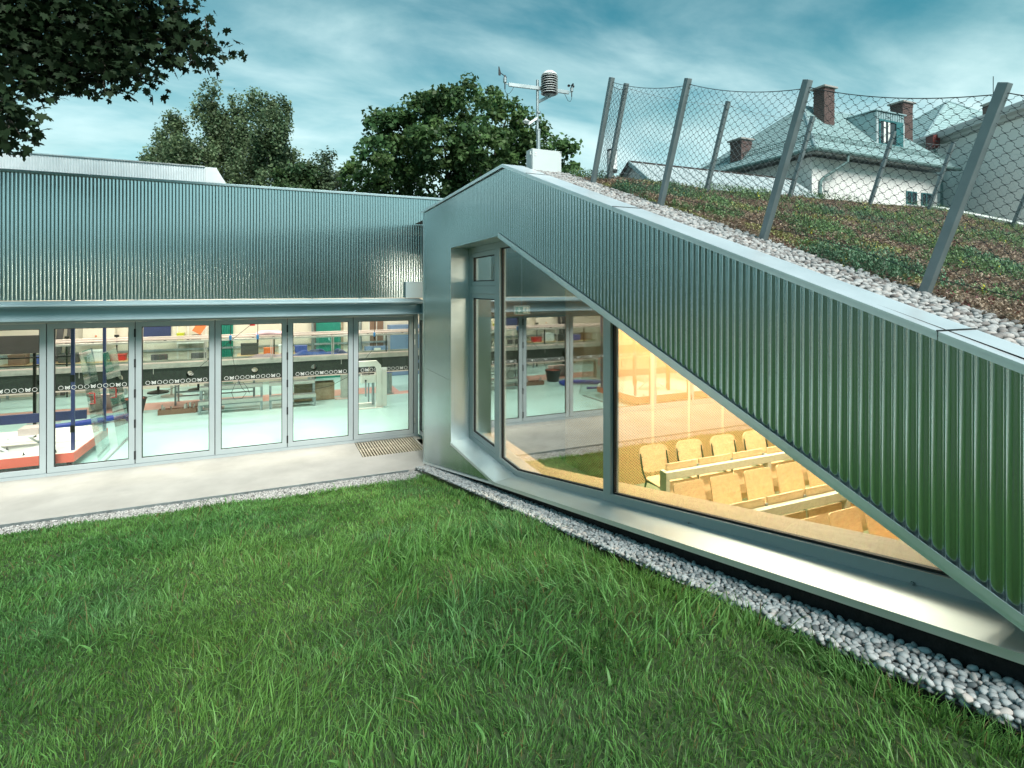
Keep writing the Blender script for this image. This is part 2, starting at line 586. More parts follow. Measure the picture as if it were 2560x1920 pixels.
def clip(poly, a_, b_, c_):
    """keep the part of a convex polygon where a*u + b*v >= c"""
    out = []
    for i in range(len(poly)):
        p, q = poly[i], poly[(i + 1) % len(poly)]
        dp, dq = a_ * p[0] + b_ * p[1] - c_, a_ * q[0] + b_ * q[1] - c_
        if dp >= 0:
            out.append(p)
        if dp * dq < 0:
            s = dp / (dp - dq)
            out.append((p[0] + (q[0] - p[0]) * s, p[1] + (q[1] - p[1]) * s))
    return out


def inset(poly, d):
    n = len(poly)
    area = sum(poly[i][0] * poly[(i + 1) % n][1] - poly[(i + 1) % n][0] * poly[i][1] for i in range(n))
    sg = 1 if area > 0 else -1
    lines = []
    for i in range(n):
        p, q = poly[i], poly[(i + 1) % n]
        dx, dy = q[0] - p[0], q[1] - p[1]
        l = math.hypot(dx, dy)
        nx, ny = -dy / l * sg, dx / l * sg
        lines.append((nx, ny, nx * p[0] + ny * p[1] + d))
    out = []
    for i in range(n):
        a1, b1, c1 = lines[i - 1]
        a2, b2, c2 = lines[i]
        det = a1 * b2 - a2 * b1
        out.append(((c1 * b2 - c2 * b1) / det, (a1 * c2 - a2 * c1) / det))
    return out


def np_mesh(name, verts, faces_flat, loop_tot, m, parent=None, colors=None, smooth=False):
    """fast mesh from numpy: faces_flat vertex indices, loop_tot loops per face"""
    me = bpy.data.meshes.new(name)
    nv, nl, nf = len(verts), len(faces_flat), len(loop_tot)
    me.vertices.add(nv)
    me.vertices.foreach_set("co", verts.astype(np.float32).ravel())
    me.loops.add(nl)
    me.loops.foreach_set("vertex_index", faces_flat.astype(np.int32))
    me.polygons.add(nf)
    st = np.concatenate([[0], np.cumsum(loop_tot)[:-1]]).astype(np.int32)
    me.polygons.foreach_set("loop_start", st)
    me.polygons.foreach_set("loop_total", loop_tot.astype(np.int32))
    if smooth:
        me.polygons.foreach_set("use_smooth", np.ones(nf, dtype=bool))
    me.update(calc_edges=True)
    if colors is not None:
        ca = me.color_attributes.new("Col", "FLOAT_COLOR", "POINT")
        c4 = np.ones((nv, 4), np.float32)
        c4[:, :3] = colors
        ca.data.foreach_set("color", c4.ravel())
    me.validate()
    return obj(name, me, m, parent)


def vnoise(x, y, s, seed=0):
    """cheap smooth value noise on numpy arrays, 0..1"""
    r = np.random.default_rng(seed)
    g = r.random((64, 64))
    fx, fy = (x * s) % 64, (y * s) % 64
    ix, iy = np.floor(fx).astype(int), np.floor(fy).astype(int)
    tx, ty = fx - ix, fy - iy
    tx, ty = tx * tx * (3 - 2 * tx), ty * ty * (3 - 2 * ty)
    ix1, iy1 = (ix + 1) % 64, (iy + 1) % 64
    ix, iy = ix % 64, iy % 64
    return (g[ix, iy] * (1 - tx) + g[ix1, iy] * tx) * (1 - ty) + (g[ix, iy1] * (1 - tx) + g[ix1, iy1] * tx) * ty


# ================================================================== GROUND
def lawn_h(x, y):
    s = -y
    z = np.maximum(-0.05, 0.200 * s - 0.100)
    k = np.clip((s - 8.2) / 4.0, 0, 1)
    z = np.where(s > 8.2, 0.200 * 8.2 - 0.100 + 0.200 * 4.0 * (k - 0.5 * k * k), z)
    return z


def lawn_bump(x, y):
    return (vnoise(x + 40, y + 40, 0.9, 3) - 0.5) * 0.05 + (vnoise(x + 40, y + 40, 2.7, 4) - 0.5) * 0.025


def grid_sheet(name, xs, ys, zf, m):
    X, Y = np.meshgrid(xs, ys, indexing="ij")
    Z = zf(X, Y)
    nx, ny = len(xs), len(ys)
    idx = np.arange(nx * ny).reshape(nx, ny)
    q = np.stack([idx[:-1, :-1], idx[1:, :-1], idx[1:, 1:], idx[:-1, 1:]], -1).reshape(-1, 4)
    return np_mesh(name, np.stack([X, Y, Z], -1).reshape(-1, 3), q.ravel(), np.full(len(q), 4), m, smooth=True)


struct(MB().quad((-900, -900, -0.6), (900, -900, -0.6), (900, 900, -0.6), (-900, 900, -0.6)).build("ground", "ground"))
lawn_x = np.concatenate([np.linspace(-34, -9, 26)[:-1], np.linspace(-9, -0.212, 110)])
lawn_y = np.concatenate([np.linspace(-34, -10, 25)[:-1], np.linspace(-10, -0.86, 110)])
struct(grid_sheet("lawn", lawn_x, lawn_y, lambda x, y: lawn_h(x, y) + lawn_bump(x, y) - 0.012, "soil"))

# pavement in front of the folding doors
pv = MB()
pv.box(-14.0, -0.005, -0.24, 0.70, -0.55, 0.0)
pv.box(-14.0, -0.86, 0.70, 1.665, -0.55, 0.0)
pv.box(0.21, 0.33, 0.0, 1.665, -0.55, 0.0)
pv.box(-0.005, 0.21, 0.0, 0.70, -0.55, 0.0)
pv.box(-0.86, 0.21, 0.70, 1.665, -0.55, -0.14)
pave = struct(pv.build("pavement", "concrete"))
pave_seam = MB().box(-14.0, -0.3, -0.252, -0.243, -0.3, 0.004).build("edge_strip", "galv", pave)

# ---- gravel beds
ICO0 = None


def ico(sub):
    import bmesh
    bm = bmesh.new()
    bmesh.ops.create_icosphere(bm, subdivisions=sub, radius=1.0)
    v = np.array([p.co[:] for p in bm.verts])
    f = np.array([[q.index for q in p.verts] for p in bm.faces])
    bm.free()
    return v, f


ICO = {1: ico(1), 2: ico(2)}          # 20 and 80 triangles


def rot_mats(n, tilt=0.6):
    a_ = rng.uniform(0, 2 * np.pi, n)
    b_ = rng.normal(0, tilt, n)
    c_ = rng.normal(0, tilt, n)
    ca, sa, cb, sb, cc, sc = np.cos(a_), np.sin(a_), np.cos(b_), np.sin(b_), np.cos(c_), np.sin(c_)
    Rz = np.zeros((n, 3, 3)); Rz[:, 0, 0] = ca; Rz[:, 0, 1] = -sa; Rz[:, 1, 0] = sa; Rz[:, 1, 1] = ca; Rz[:, 2, 2] = 1
    Rx = np.zeros((n, 3, 3)); Rx[:, 1, 1] = cb; Rx[:, 1, 2] = -sb; Rx[:, 2, 1] = sb; Rx[:, 2, 2] = cb; Rx[:, 0, 0] = 1
    Ry = np.zeros((n, 3, 3)); Ry[:, 0, 0] = cc; Ry[:, 0, 2] = sc; Ry[:, 2, 0] = -sc; Ry[:, 2, 2] = cc; Ry[:, 1, 1] = 1
    return Rz @ Rx @ Ry


def pebble_soup(name, pts, rad, sub, m, parent, flat=(0.5, 0.8), smooth=True, rough=0.0):
    n = len(pts)
    bv, bf = ICO[sub]
    sc = np.stack([rad * rng.uniform(0.95, 1.45, n), rad * rng.uniform(0.8, 1.05, n), rad * rng.uniform(flat[0], flat[1], n)], -1)
    V = bv[None] * sc[:, None, :]
    if rough:
        V = V * (1 + rng.normal(0, rough, (n, len(bv), 1)))
    V = np.einsum("nij,nkj->nki", rot_mats(n, 0.35), V) + pts[:, None, :]
    F = (bf[None] + (np.arange(n) * len(bv))[:, None, None]).reshape(-1, 3)
    o = np_mesh(name, V.reshape(-1, 3), F.ravel(), np.full(len(F), 3), m, parent, smooth=smooth)
    return stuff(o)


def pebble_kinds(m, count=7):
    out = []
    bv, bf = ICO[2]
    for k in range(count):
        s = np.array([random.uniform(1.0, 1.45), random.uniform(0.8, 1.05), random.uniform(0.5, 0.8)])
        v = bv * s
        nn = np.array([mnoise.noise(Vector(p) * 1.3 + Vector((k * 7, 0, 0))) for p in bv])
        v = v * (1 + 0.16 * nn[:, None])
        me = bpy.data.meshes.new("pebble")
        me.from_pydata([tuple(p) for p in v], [], [tuple(int(i) for i in f) for f in bf])
        me.polygons.foreach_set("use_smooth", [True] * len(bf))
        me.materials.append(M[m])
        out.append(me)
    return out


def scatter_bed(n, xr, yr, rmin, rmax, tries=14, seed=1):
    """dart throwing with a size grid: pebbles that touch but hardly overlap"""
    r_ = np.random.default_rng(seed)
    cell = rmax * 2
    grid = {}
    pts = []
    for _ in range(n * tries):
        if len(pts) >= n:
            break
        x, y = r_.uniform(*xr), r_.uniform(*yr)
        rd = rmin + (rmax - rmin) * r_.beta(2, 3)
        i, j = int(x // cell), int(y // cell)
        ok = True
        for di in (-1, 0, 1):
            for dj in (-1, 0, 1):
                for (px, py, pr) in grid.get((i + di, j + dj), ()):
                    if (px - x) ** 2 + (py - y) ** 2 < (0.82 * (pr + rd)) ** 2:
                        ok = False
                        break
                if not ok:
                    break
            if not ok:
                break
        if ok:
            grid.setdefault((i, j), []).append((x, y, rd))
            pts.append((x, y, rd))
    return np.array(pts)


def place_pebbles(parent, P, Z, key, kinds, soup_mat, lower):
    """the 300 nearest to the viewer as pieces of their own, the rest as one mass"""
    d = (P[:, 0] - CAM.x) ** 2 + (P[:, 1] - CAM.y) ** 2 + (Z - CAM.z) ** 2
    order = np.argsort(np.where(key, d, 1e9))
    near, rest = order[:300], order[300:]
    for i in near:
        o = bpy.data.objects.new("pebble", random.choice(kinds))
        rd = P[i, 2]
        o.location = (P[i, 0], P[i, 1], Z[i] + rd * 0.35)
        o.scale = (rd, rd, rd)
        o.rotation_euler = (random.gauss(0, 0.35), random.gauss(0, 0.35), random.uniform(0, 6.28))
        o.parent = parent
        col.objects.link(o)
    pts = np.stack([P[rest, 0], P[rest, 1], Z[rest] + P[rest, 2] * 0.35], -1)
    pebble_soup("pebbles", pts, P[rest, 2], 2, soup_mat, parent)
    lo = np.stack([lower[:, 0], lower[:, 1], lower[:, 3]], -1)
    pebble_soup("pebbles", lo, lower[:, 2], 1, soup_mat, parent)


def wall_gravel_z(y):
    return np.maximum(0.192 * (-y) - 0.022, -0.03)


bed = struct(grid_sheet("gravel_bed", np.linspace(-0.205, 0.055, 4), np.linspace(-9.7, -0.25, 60), lambda x, y: wall_gravel_z(y) - 0.03, "fine_gravel_bed"))
P = scatter_bed(3200, (-0.198, 0.04), (-9.0, -0.28), 0.010, 0.022, seed=5)
Zp = wall_gravel_z(P[:, 1]) + 0.004
lo = scatter_bed(2000, (-0.198, 0.045), (-9.0, -0.26), 0.012, 0.022, seed=6)
lo = np.concatenate([lo, (wall_gravel_z(lo[:, 1]) - 0.012)[:, None]], 1)
pk = pebble_kinds("pebble")
place_pebbles(bed, P, Zp, P[:, 1] > -7.95, pk, "pebble", lo)
edg = MB()
for i in range(40):
    y0, y1 = -0.7 - i * 0.23, -0.7 - (i + 1) * 0.23
    za, zb = 0.190 * -y0 - 0.030, 0.190 * -y1 - 0.030
    edg.quad((-0.2065, y0, za - 0.2), (-0.2065, y1, zb - 0.2), (-0.2065, y1, zb + 0.012), (-0.2065, y0, za + 0.012))
    edg.quad((-0.2105, y0, za - 0.2), (-0.2105, y1, zb - 0.2), (-0.2105, y1, zb + 0.012), (-0.2105, y0, za + 0.012))
    edg.quad((-0.2105, y0, za + 0.012), (-0.2105, y1, zb + 0.012), (-0.2065, y1, zb + 0.012), (-0.2065, y0, za + 0.012))
edg.build("edging", "dark_metal", bed)

strip_z = lambda x, y: np.maximum(0.170 * (-y) - 0.075, -0.045)
fine = struct(grid_sheet("gravel_strip", np.linspace(-14, -0.02, 60), np.linspace(-0.92, -0.25, 6), lambda x, y: strip_z(x, y) - 0.012, "fine_gravel_bed"))
nst = 13000
fx = -0.03 - 11 * rng.random(nst) ** 1.2
fy = rng.uniform(-0.90, -0.26, nst)
pebble_soup("gravel", np.stack([fx, fy, strip_z(fx, fy) + rng.uniform(-0.006, 0.008, nst)], -1),
            rng.uniform(0.008, 0.017, nst), 1, "gravel", fine, smooth=False, rough=0.12)


# ================================================================== GRASS (nobody could count it)
def blades(n, xr, yr, dens, hmin, hmax, wmin, wmax, palette, seed, stiff=1.0, short=False):
    r_ = np.random.default_rng(seed)
    x = r_.uniform(*xr, n * 3)
    y = r_.uniform(*yr, n * 3)
    d = np.hypot(x - CAM.x, y - CAM.y)
    keep = r_.random(len(x)) < dens(x, y, d)
    x, y, d = x[keep][:n], y[keep][:n], d[keep][:n]
    n = len(x)
    z = lawn_h(x, y) + lawn_bump(x, y) - 0.012
    patch = vnoise(x + 40, y + 40, 1.1, 21)
    patch2 = vnoise(x + 40, y + 40, 3.1, 22)
    h = 0.9 * (hmin + (hmax - hmin) * r_.random(n) ** 1.6) * (0.75 + 0.5 * patch) * (0.75 + 0.5 * patch2)
    lod = np.clip(d / 3.2, 1.0, 2.2)
    w = r_.uniform(wmin, wmax, n) * lod
    az = r_.uniform(0, 2 * np.pi, n)
    # neighbouring blades lean alike
    lean_dir = 2 * np.pi * vnoise(x + 40, y + 40, 1.9, 23) * 2 + r_.normal(0, 1.1, n)
    lean = np.abs(r_.normal(0.55, 0.38, n)) * stiff
    sx, sy = np.cos(az) * w / 2, np.sin(az) * w / 2
    lx, ly = np.cos(lean_dir), np.sin(lean_dir)
    V = np.zeros((n, 7, 3))
    for lev, (tt, ww) in enumerate(((0.0, 1.0), (0.4, 0.92), (0.75, 0.62))):
        hx = h * lean * tt ** 1.8
        px, py, pz = x + lx * hx, y + ly * hx, z + h * tt * np.sqrt(np.maximum(0.15, 1 - 0.35 * (lean * tt) ** 2))
        V[:, lev * 2] = np.stack([px - sx * ww, py - sy * ww, pz], -1)
        V[:, lev * 2 + 1] = np.stack([px + sx * ww, py + sy * ww, pz], -1)
    hx = h * lean
    droop = np.clip(lean - 0.6, 0, 1) * 0.28
    V[:, 6] = np.stack([x + lx * hx, y + ly * hx, z + h * (np.sqrt(np.maximum(0.15, 1 - 0.35 * lean ** 2)) - droop)], -1)
    c = palette(x, y, r_, n)
    C = np.repeat(c[:, None, :], 7, 1)
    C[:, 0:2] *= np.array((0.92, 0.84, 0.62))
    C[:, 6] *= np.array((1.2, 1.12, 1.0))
    if short:                                             # short blades need one joint less
        V, C = V[:, (0, 1, 2, 3, 6)], C[:, (0, 1, 2, 3, 6)]
        b = np.arange(n) * 5
        fl = np.stack([b, b + 1, b + 3, b + 2, b + 2, b + 3, b + 4], -1)
        return V.reshape(-1, 3), fl.ravel(), np.tile([4, 3], n), C.reshape(-1, 3)
    b = np.arange(n) * 7
    fl = np.stack([b, b + 1, b + 3, b + 2, b + 2, b + 3, b + 5, b + 4, b + 4, b + 5, b + 6], -1)
    lt = np.tile([4, 4, 3], n)
    return V.reshape(-1, 3), fl.ravel(), lt, C.reshape(-1, 3)


def green(x, y, r_, n):
    a_ = vnoise(x + 40, y + 40, 0.8, 31)[:, None]
    c = (1 - a_) * np.array((0.085, 0.230, 0.066)) + a_ * np.array((0.140, 0.300, 0.074))
    b_ = vnoise(x + 40, y + 40, 1.5, 32)[:, None]
    c = c * (1 - np.clip(b_ - 0.62, 0, 1) * 2.0) + np.clip(b_ - 0.62, 0, 1) * 2.0 * np.array((0.100, 0.245, 0.095))
    c = c * r_.uniform(0.5, 1.65, (n, 1))
    dry = r_.random(n) < 0.035
    c[dry] = np.array((0.23, 0.20, 0.09)) * r_.uniform(0.6, 1.1, (dry.sum(), 1))
    return c


def dens_short(x, y, d):
    side = (x + 0.212 < 0) * 1.0
    return side * np.clip(np.where(d < 3.4, 1.0, (3.4 / np.maximum(d, 0.1)) ** 1.15), 0, 1) * np.where(d < 0.9, 0.0, 1.0) * np.where((y < -9.4), 0.25, 1.0)


def dens_long(x, y, d):
    return dens_short(x, y, d) * (vnoise(x + 40, y + 40, 1.0, 41) > 0.48)


sets = [
    blades(400000, (-9.5, -0.22), (-10.3, -0.87), dens_short, 0.022, 0.062, 0.0026, 0.0045, green, 51, 1.0, True),
    blades(20000, (-9.5, -0.22), (-10.3, -0.87), dens_long, 0.07, 0.15, 0.0032, 0.0056, green, 52, 1.4),
    blades(2500, (-9.5, -0.23), (-10.3, -0.90), dens_short, 0.04, 0.08, 0.009, 0.015, green, 53, 1.3),
    # taller clumps near the gravel at the right
    blades(3600, (-1.7, -0.24), (-8.6, -4.3), lambda x, y, d: (vnoise(x + 40, y + 40, 1.7, 61) > 0.52) * 0.9, 0.10, 0.21, 0.0045, 0.0085, green, 56, 1.2),
    # ragged fringe leaning over the gravel
    blades(9000, (-0.33, -0.214), (-9.6, -0.75), lambda x, y, d: np.full(len(x), 0.9), 0.04, 0.11, 0.0028, 0.005, green, 54, 1.0),
    blades(7000, (-9.5, -0.23), (-0.96, -0.85), lambda x, y, d: np.full(len(x), 0.9), 0.03, 0.075, 0.003, 0.006, green, 55, 1.0),
]
off = 0
VV, FF, LL, CC = [], [], [], []
for (v, f, l, c) in sets:
    VV.append(v); FF.append(f + off); LL.append(l); CC.append(c)
    off += len(v)
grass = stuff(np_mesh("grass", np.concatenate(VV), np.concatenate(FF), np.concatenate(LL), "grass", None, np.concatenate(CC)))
grass["label"] = "long green grass of the sloping lawn"
del VV, FF, LL, CC, sets

# ================================================================== CORRUGATED SHEET
PITCH, AMP, SEG = 0.047, 0.0050, 12


def wave(u):
    """broad flat crests outwards, narrow grooves"""
    p = 2 * math.pi * u / PITCH
    return -AMP * (math.cos(p) - 0.22 * math.cos(2 * p))


def corr_y(x0, x1, y, z0f, z1f, rows=1):
    """corrugated sheet in the plane y, ribs run up; edges z0f(x), z1f(x)"""
    n = int(round((x1 - x0) / PITCH * SEG))
    m = MB()
    for i in range(n + 1):
        x = x0 + (x1 - x0) * i / n
        yy = y + wave(x)
        m.v += [(x, yy, z0f(x)), (x, yy, z1f(x))]
        if i:
            k = 2 * i
            m.f.append((k - 2, k, k + 1, k - 1))
    return m


def corr_x(y0, y1, x, spans):
    """corrugated sheet in the plane x; spans(y) -> list of (z0, z1) per region index"""
    n = int(round(abs(y1 - y0) / PITCH * SEG))
    meshes = {}
    last = {}
    for i in range(n + 1):
        y = y0 + (y1 - y0) * i / n
        xx = x + wave(y)
        now = {}
        for key, (za, zb) in spans(y).items():
            if zb - za < 0.002:
                continue
            m = meshes.setdefault(key, MB())
            k = len(m.v)
            m.v += [(xx, y, za), (xx, y, zb)]
            now[key] = k
            if key in last:
                j = last[key]
                m.f.append((j, k, k + 1, j + 1))
        last = now
    return meshes


# ================================================================== HALL BUILDING (left)
hall = thing("hall_building", "long low hall with corrugated aluminium fascia above a row of folding glass doors", "building")
YD = 1.70                                    # door plane
nsheet = 14
wsheet = PITCH * 24
proto = None
for i in range(nsheet):
    x1 = 1.62 - i * wsheet
    x0 = x1 - wsheet
    if proto is None:
        m = corr_y(0.0, wsheet, 1.47, lambda x: 2.655, lambda x: 4.515)
        proto = m.build("cladding_sheet", "alu_clad", hall, smooth=True, sharp=0)
        proto.location = (x0, 0, 0)
    else:
        o = proto.copy(); o.parent = hall; o.location = (x0, -0.003 * (i % 2), 0); col.objects.link(o)
HX0, HX1 = 1.62 - nsheet * wsheet, 1.62
# wall core behind the sheets, coping and roof
MB().box(HX0, HX1, 1.49, 1.66, 2.66, 4.50).build("wall_core", "dark_grey", hall)
for i in range(5):
    xa = HX1 - i * 3.2
    MB().box(max(HX0, xa - 3.195), xa, 1.43, 1.78, 4.515, 4.555).build("coping", "canopy", hall, bevel=0.004)
MB().box(HX0, 7.4, 1.79, 10.6, 4.15, 4.45).build("roof_slab", "dark_grey", hall)
# ledge and steel channel above the doors
led = MB()
led.prism([(1.46, 2.645), (1.10, 2.600), (1.10, 2.572), (1.46, 2.61)], "x", HX0, 0.30)
led.build("ledge", "canopy", hall, bevel=0.003)
ch = MB()
ch.prism([(1.14, 2.568), (1.14, 2.553), (1.275, 2.545), (1.288, 2.53), (1.288, 2.40), (1.275, 2.388), (1.14, 2.380), (1.14, 2.365),
          (1.300, 2.365), (1.300, 2.568)], "x", HX0, 0.29)
ch.build("channel_beam", "canopy", hall)
MB().box(HX0, 0.33, 1.300, 1.66, 2.372, 2.560).build("lintel", "canopy", hall)
MB().box(0.293, 0.318, 1.12, 1.30, 2.35, 2.575).build("end_plate", "canopy", hall)
MB().box(0.03, 0.55, 1.39, 1.452, 2.652, 2.95).build("flashing", "canopy", hall, bevel=0.004)


# folding doors
def ring_mark(m, cx, cz, r0, r1, y, n=18):
    b = len(m.v)
    for k in range(n):
        an = 2 * math.pi * k / n
        c_, s_ = math.cos(an), math.sin(an)
        m.v += [(cx + r0 * c_, y, cz + r0 * s_), (cx + r1 * c_, y, cz + r1 * s_)]
    for k in range(n):
        j = (k + 1) % n
        m.f.append((b + 2 * k, b + 2 * k + 1, b + 2 * j + 1, b + 2 * j))


def wing_mark(m, cx, cz, y, s=0.030):
    for sg in (-1, 1):
        pts = [(0.06, -0.55), (0.55, -1.0), (0.95, -0.55), (0.95, -0.1), (0.62, 0.05), (0.98, 0.25), (1.0, 0.9), (0.82, 1.0), (0.62, 0.62), (0.30, 0.42), (0.06, 0.55)]
        inn = [(0.28, -0.45), (0.52, -0.68), (0.70, -0.45), (0.68, -0.22), (0.34, 0.0), (0.66, 0.32), (0.80, 0.55), (0.76, 0.62), (0.66, 0.42), (0.36, 0.20), (0.26, 0.20)]
        b = len(m.v)
        for p, q in zip(pts, inn):
            m.v += [(cx + sg * p[0] * s, y, cz + p[1] * s), (cx + sg * q[0] * s, y, cz + q[1] * s)]
        k = len(pts)
        for i in range(k):
            j = (i + 1) % k
            m.f.append((b + 2 * i, b + 2 * j, b + 2 * j + 1, b + 2 * i + 1))


DW = 1.1215
door0 = None
for i in range(8):
    xr_ = 0.247 - i * DW
    if door0 is None:
        d = bpy.data.objects.new("glass_door", None)
        col.objects.link(d); d.parent = hall; d.location = (xr_ - DW, YD, 0)
        outer = [(0.006, 0.045), (DW - 0.006, 0.045), (DW - 0.006, 2.30), (0.006, 2.30)]
        inner = [(0.088, 0.125), (DW - 0.084, 0.125), (DW - 0.084, 2.222), (0.088, 2.222)]
        MB().ring(outer, inner, "y", -0.03, 0.035).build("frame", "frame", d, bevel=0.003)
        MB().ring(inner, inset(inner, 0.010), "y", -0.012, 0.012).build("gasket", "black", d)
        MB().prism(inner, "y", -0.004, 0.004).build("pane", "glass", d)
        st = MB()
        x_ = 0.1685
        for s_ in "OMOOOMOOOMO":
            if s_ == "O":
                ring_mark(st, x_, 1.315, 0.0265, 0.0315, -0.0065)
            else:
                wing_mark(st, x_, 1.315, -0.0065)
            x_ += 0.0807
        stuff(st.build("glass_print", "sticker", d))
        door0 = d
    else:
        d = dup(door0, hall, (xr_ - DW, YD, 0))
    # every second joint carries hinges
    if i % 2 == 1 and i < 7:
        for hz_ in (0.12, 0.62, 1.10, 1.58, 2.06):
            MB().box(-0.012, 0.012, -0.045, -0.031, hz_, hz_ + 0.13).build("hinge", "black", d)
MB().box(HX0, 0.335, 1.655, 1.74, 0.0, 0.042).build("threshold", "frame", hall)
MB().box(HX0, 0.335, 1.665, 1.74, 2.305, 2.371).build("door_head", "frame", hall)
for i in range(8):
    MB().box(0.247 - i * DW - 0.004, 0.247 - i * DW + 0.004, 1.69, 1.72, 0.046, 2.30).build("joint_seal", "black", hall)
MB().box(0.253, 0.335, 1.665, 1.74, 0.0425, 2.304).build("end_post", "frame", hall)
for hz_ in (0.25, 1.75, 1.95):
    MB().box(0.255, 0.275, 1.645, 1.664, hz_, hz_ + 0.10).build("hinge", "alu_trim", hall)
# glazed side leaf between the doors and the wing
sl = [(0.62, 0.045), (1.64, 0.045), (1.64, 2.30), (0.62, 2.30)]
si = inset(sl, 0.075)
sdoor = bpy.data.objects.new("side_door", None); col.objects.link(sdoor); sdoor.parent = hall
MB().ring(sl, si, "x", 0.345, 0.40).build("frame", "frame", sdoor, bevel=0.003)
MB().ring(si, inset(si, 0.01), "x", 0.352, 0.372).build("gasket", "black", sdoor)
MB().prism(si, "x", 0.36, 0.368).build("pane", "glass", sdoor)
MB().box(0.37, 0.385, 0.60, 0.63, 0.6, 1.7).build("push_bar", "red", sdoor)
MB().box(0.34, 0.42, 0.0, 0.61, 0.0, 2.65).build("side_wall", "alu_trim", hall)
MB().box(0.34, 0.42, 0.61, 1.66, 2.305, 2.56).build("side_head", "frame", hall)

# setback upper roof volume
ub = bpy.data.objects.new("roof_monitor", None); col.objects.link(ub); ub.parent = hall
m = corr_y(-14.0, -3.55, 5.0, lambda x: 4.35, lambda x: 5.47)
m.build("cladding_sheet", "alu_white", ub, smooth=True, sharp=0)
MB().box(-14.0, -3.56, 4.97, 5.06, 5.472, 5.495).build("coping", "alu_trim", ub)
MB().quad((-3.55, 4.992, 4.35), (-3.33, 4.992, 4.35), (-3.33, 4.992, 5.48), (-3.55, 4.992, 5.48)).build("corner_panel", "alu_white", ub)
MB().prism([(-14.0, 4.46), (-2.75, 4.46), (-3.33, 5.465), (-14.0, 5.465)], "y", 5.02, 9.0).build("body", "alu_white", ub)

# ---- floor grating in front of the right-hand door
MB().box(-0.858, 0.208, 0.702, 1.663, -0.138, -0.120).build("black_pit_floor", "black", pave)  # pit floor blackened so the gaps between bars read dark
gr = thing("floor_grating", "steel bar grating let into the paving before the last glass door", "grating")
for i in range(22):
    gx = -0.845 + i * 0.0482
    MB().box(gx, gx + 0.021, 0.71, 1.65, -0.045, -0.002).build("bar", "grating", gr)
for gy in (0.712, 1.18, 1.64):
    MB().box(-0.855, 0.205, gy, gy + 0.008, -0.05, -0.008).build("cross_bar", "grating", gr)

# ================================================================== WING (right): lecture hall under a planted slope
wing = thing("lecture_wing", "angular corrugated aluminium wing with slanting window and sloping planted roof", "building")
TOPL, PEAK = (0.0, 4.065), (-3.35, 4.150)
RS = 0.353


def top_z(y):
    return TOPL[1] + (PEAK[1] - TOPL[1]) * (y / PEAK[0]) if y > PEAK[0] else PEAK[1] + RS * (y - PEAK[0])


A_, B_, F_, E_ = (-1.50, 3.392), (-3.19, 3.414), (-1.50, 0.722), (-3.10, 0.685)
DS, SS = 0.371, 0.2003
T_ = (-7.957, E_[1] + SS * (7.957 - 3.10))
OPEN = [A_, F_, E_, T_, B_]


def base_z(y):
    return 0.004 + 0.2115 * (-y) if y > E_[0] else E_[1] + SS * (-y + E_[0])


def op_span(y):
    """opening: low and high edge at y, or None"""
    if y > A_[0] or y < T_[0]:
        return None
    hi = A_[1] + (B_[1] - A_[1]) * (y - A_[0]) / (B_[0] - A_[0]) if y > B_[0] else B_[1] + DS * (y - B_[0])
    lo_ = F_[1] + (E_[1] - F_[1]) * (y - F_[0]) / (E_[0] - F_[0]) if y > E_[0] else E_[1] + SS * (E_[0] - y)
    return lo_, hi


def spans(y):
    t, b = top_z(y) - 0.012, base_z(y) + 0.02
    o = op_span(y)
    if o is None:
        if y > A_[0]:
            return {"low": (b, 1.552), "high": (1.556, t)}
        return {"high": (b, t)}
    d = {"high": (o[1], t)}
    if o[0] - b > 0.004 and y > E_[0]:
        d["low"] = (b, o[0])
    return d


for key, m in corr_x(-0.035, -9.55, 0.0, spans).items():
    m.build("cladding_sheet", "alu_clad", wing, smooth=True, sharp=0)
# corner trims, base trim
MB().box(-0.013, 0.34, -0.034, 0.004, -0.01, 4.045).build("corner_trim", "alu_trim", wing, bevel=0.003)
bt = MB()
bt.prism([(-0.0, -0.006), (-3.05, base_z(-3.05) - 0.01), (-3.05, base_z(-3.05) + 0.014), (-0.0, 0.018)], "x", -0.016, 0.02)
bt.build("base_trim", "alu_white", wing)
# plinth below
pl = MB()
pts = [(0.0, -0.55), (-9.7, -0.55), (-9.7, base_z(-9.7) - 0.02), (-7.9, base_z(-7.9) - 0.025), (-3.1, base_z(-3.1) - 0.02), (0.0, -0.02)]
pl.prism(pts, "x", 0.055, 0.24)
pl.build("plinth", "plinth", wing)
# backing wall behind the sheets (keeps the room dark)
bk = MB()
ow = [(0.0, base_z(0.0)), (-1.50, base_z(-1.5)), (-1.50, top_z(-1.5) - 0.03), (0.0, top_z(0) - 0.03)]
bk.prism(ow, "x", 0.03, 0.20)
bk.prism([(-1.5, base_z(-1.5)), (-3.1, base_z(-3.1) - 0.03), (-3.1, E_[1] - 0.008), (-1.5, F_[1] - 0.008)], "x", 0.03, 0.20)
bk.prism([(-1.5, 3.40), (-3.19, 3.424), (-3.35, top_z(-3.35) - 0.03), (-1.5, top_z(-1.5) - 0.03)], "x", 0.03, 0.20)
bk.prism([(-3.19, 3.424), (-7.957, 3.424 - DS * 4.767), (-9.6, base_z(-9.6)), (-9.6, top_z(-9.6) - 0.03), (-3.35, top_z(-3.35) - 0.03)], "x", 0.03, 0.20)
bk.build("wall_core", "dark_grey", wing)
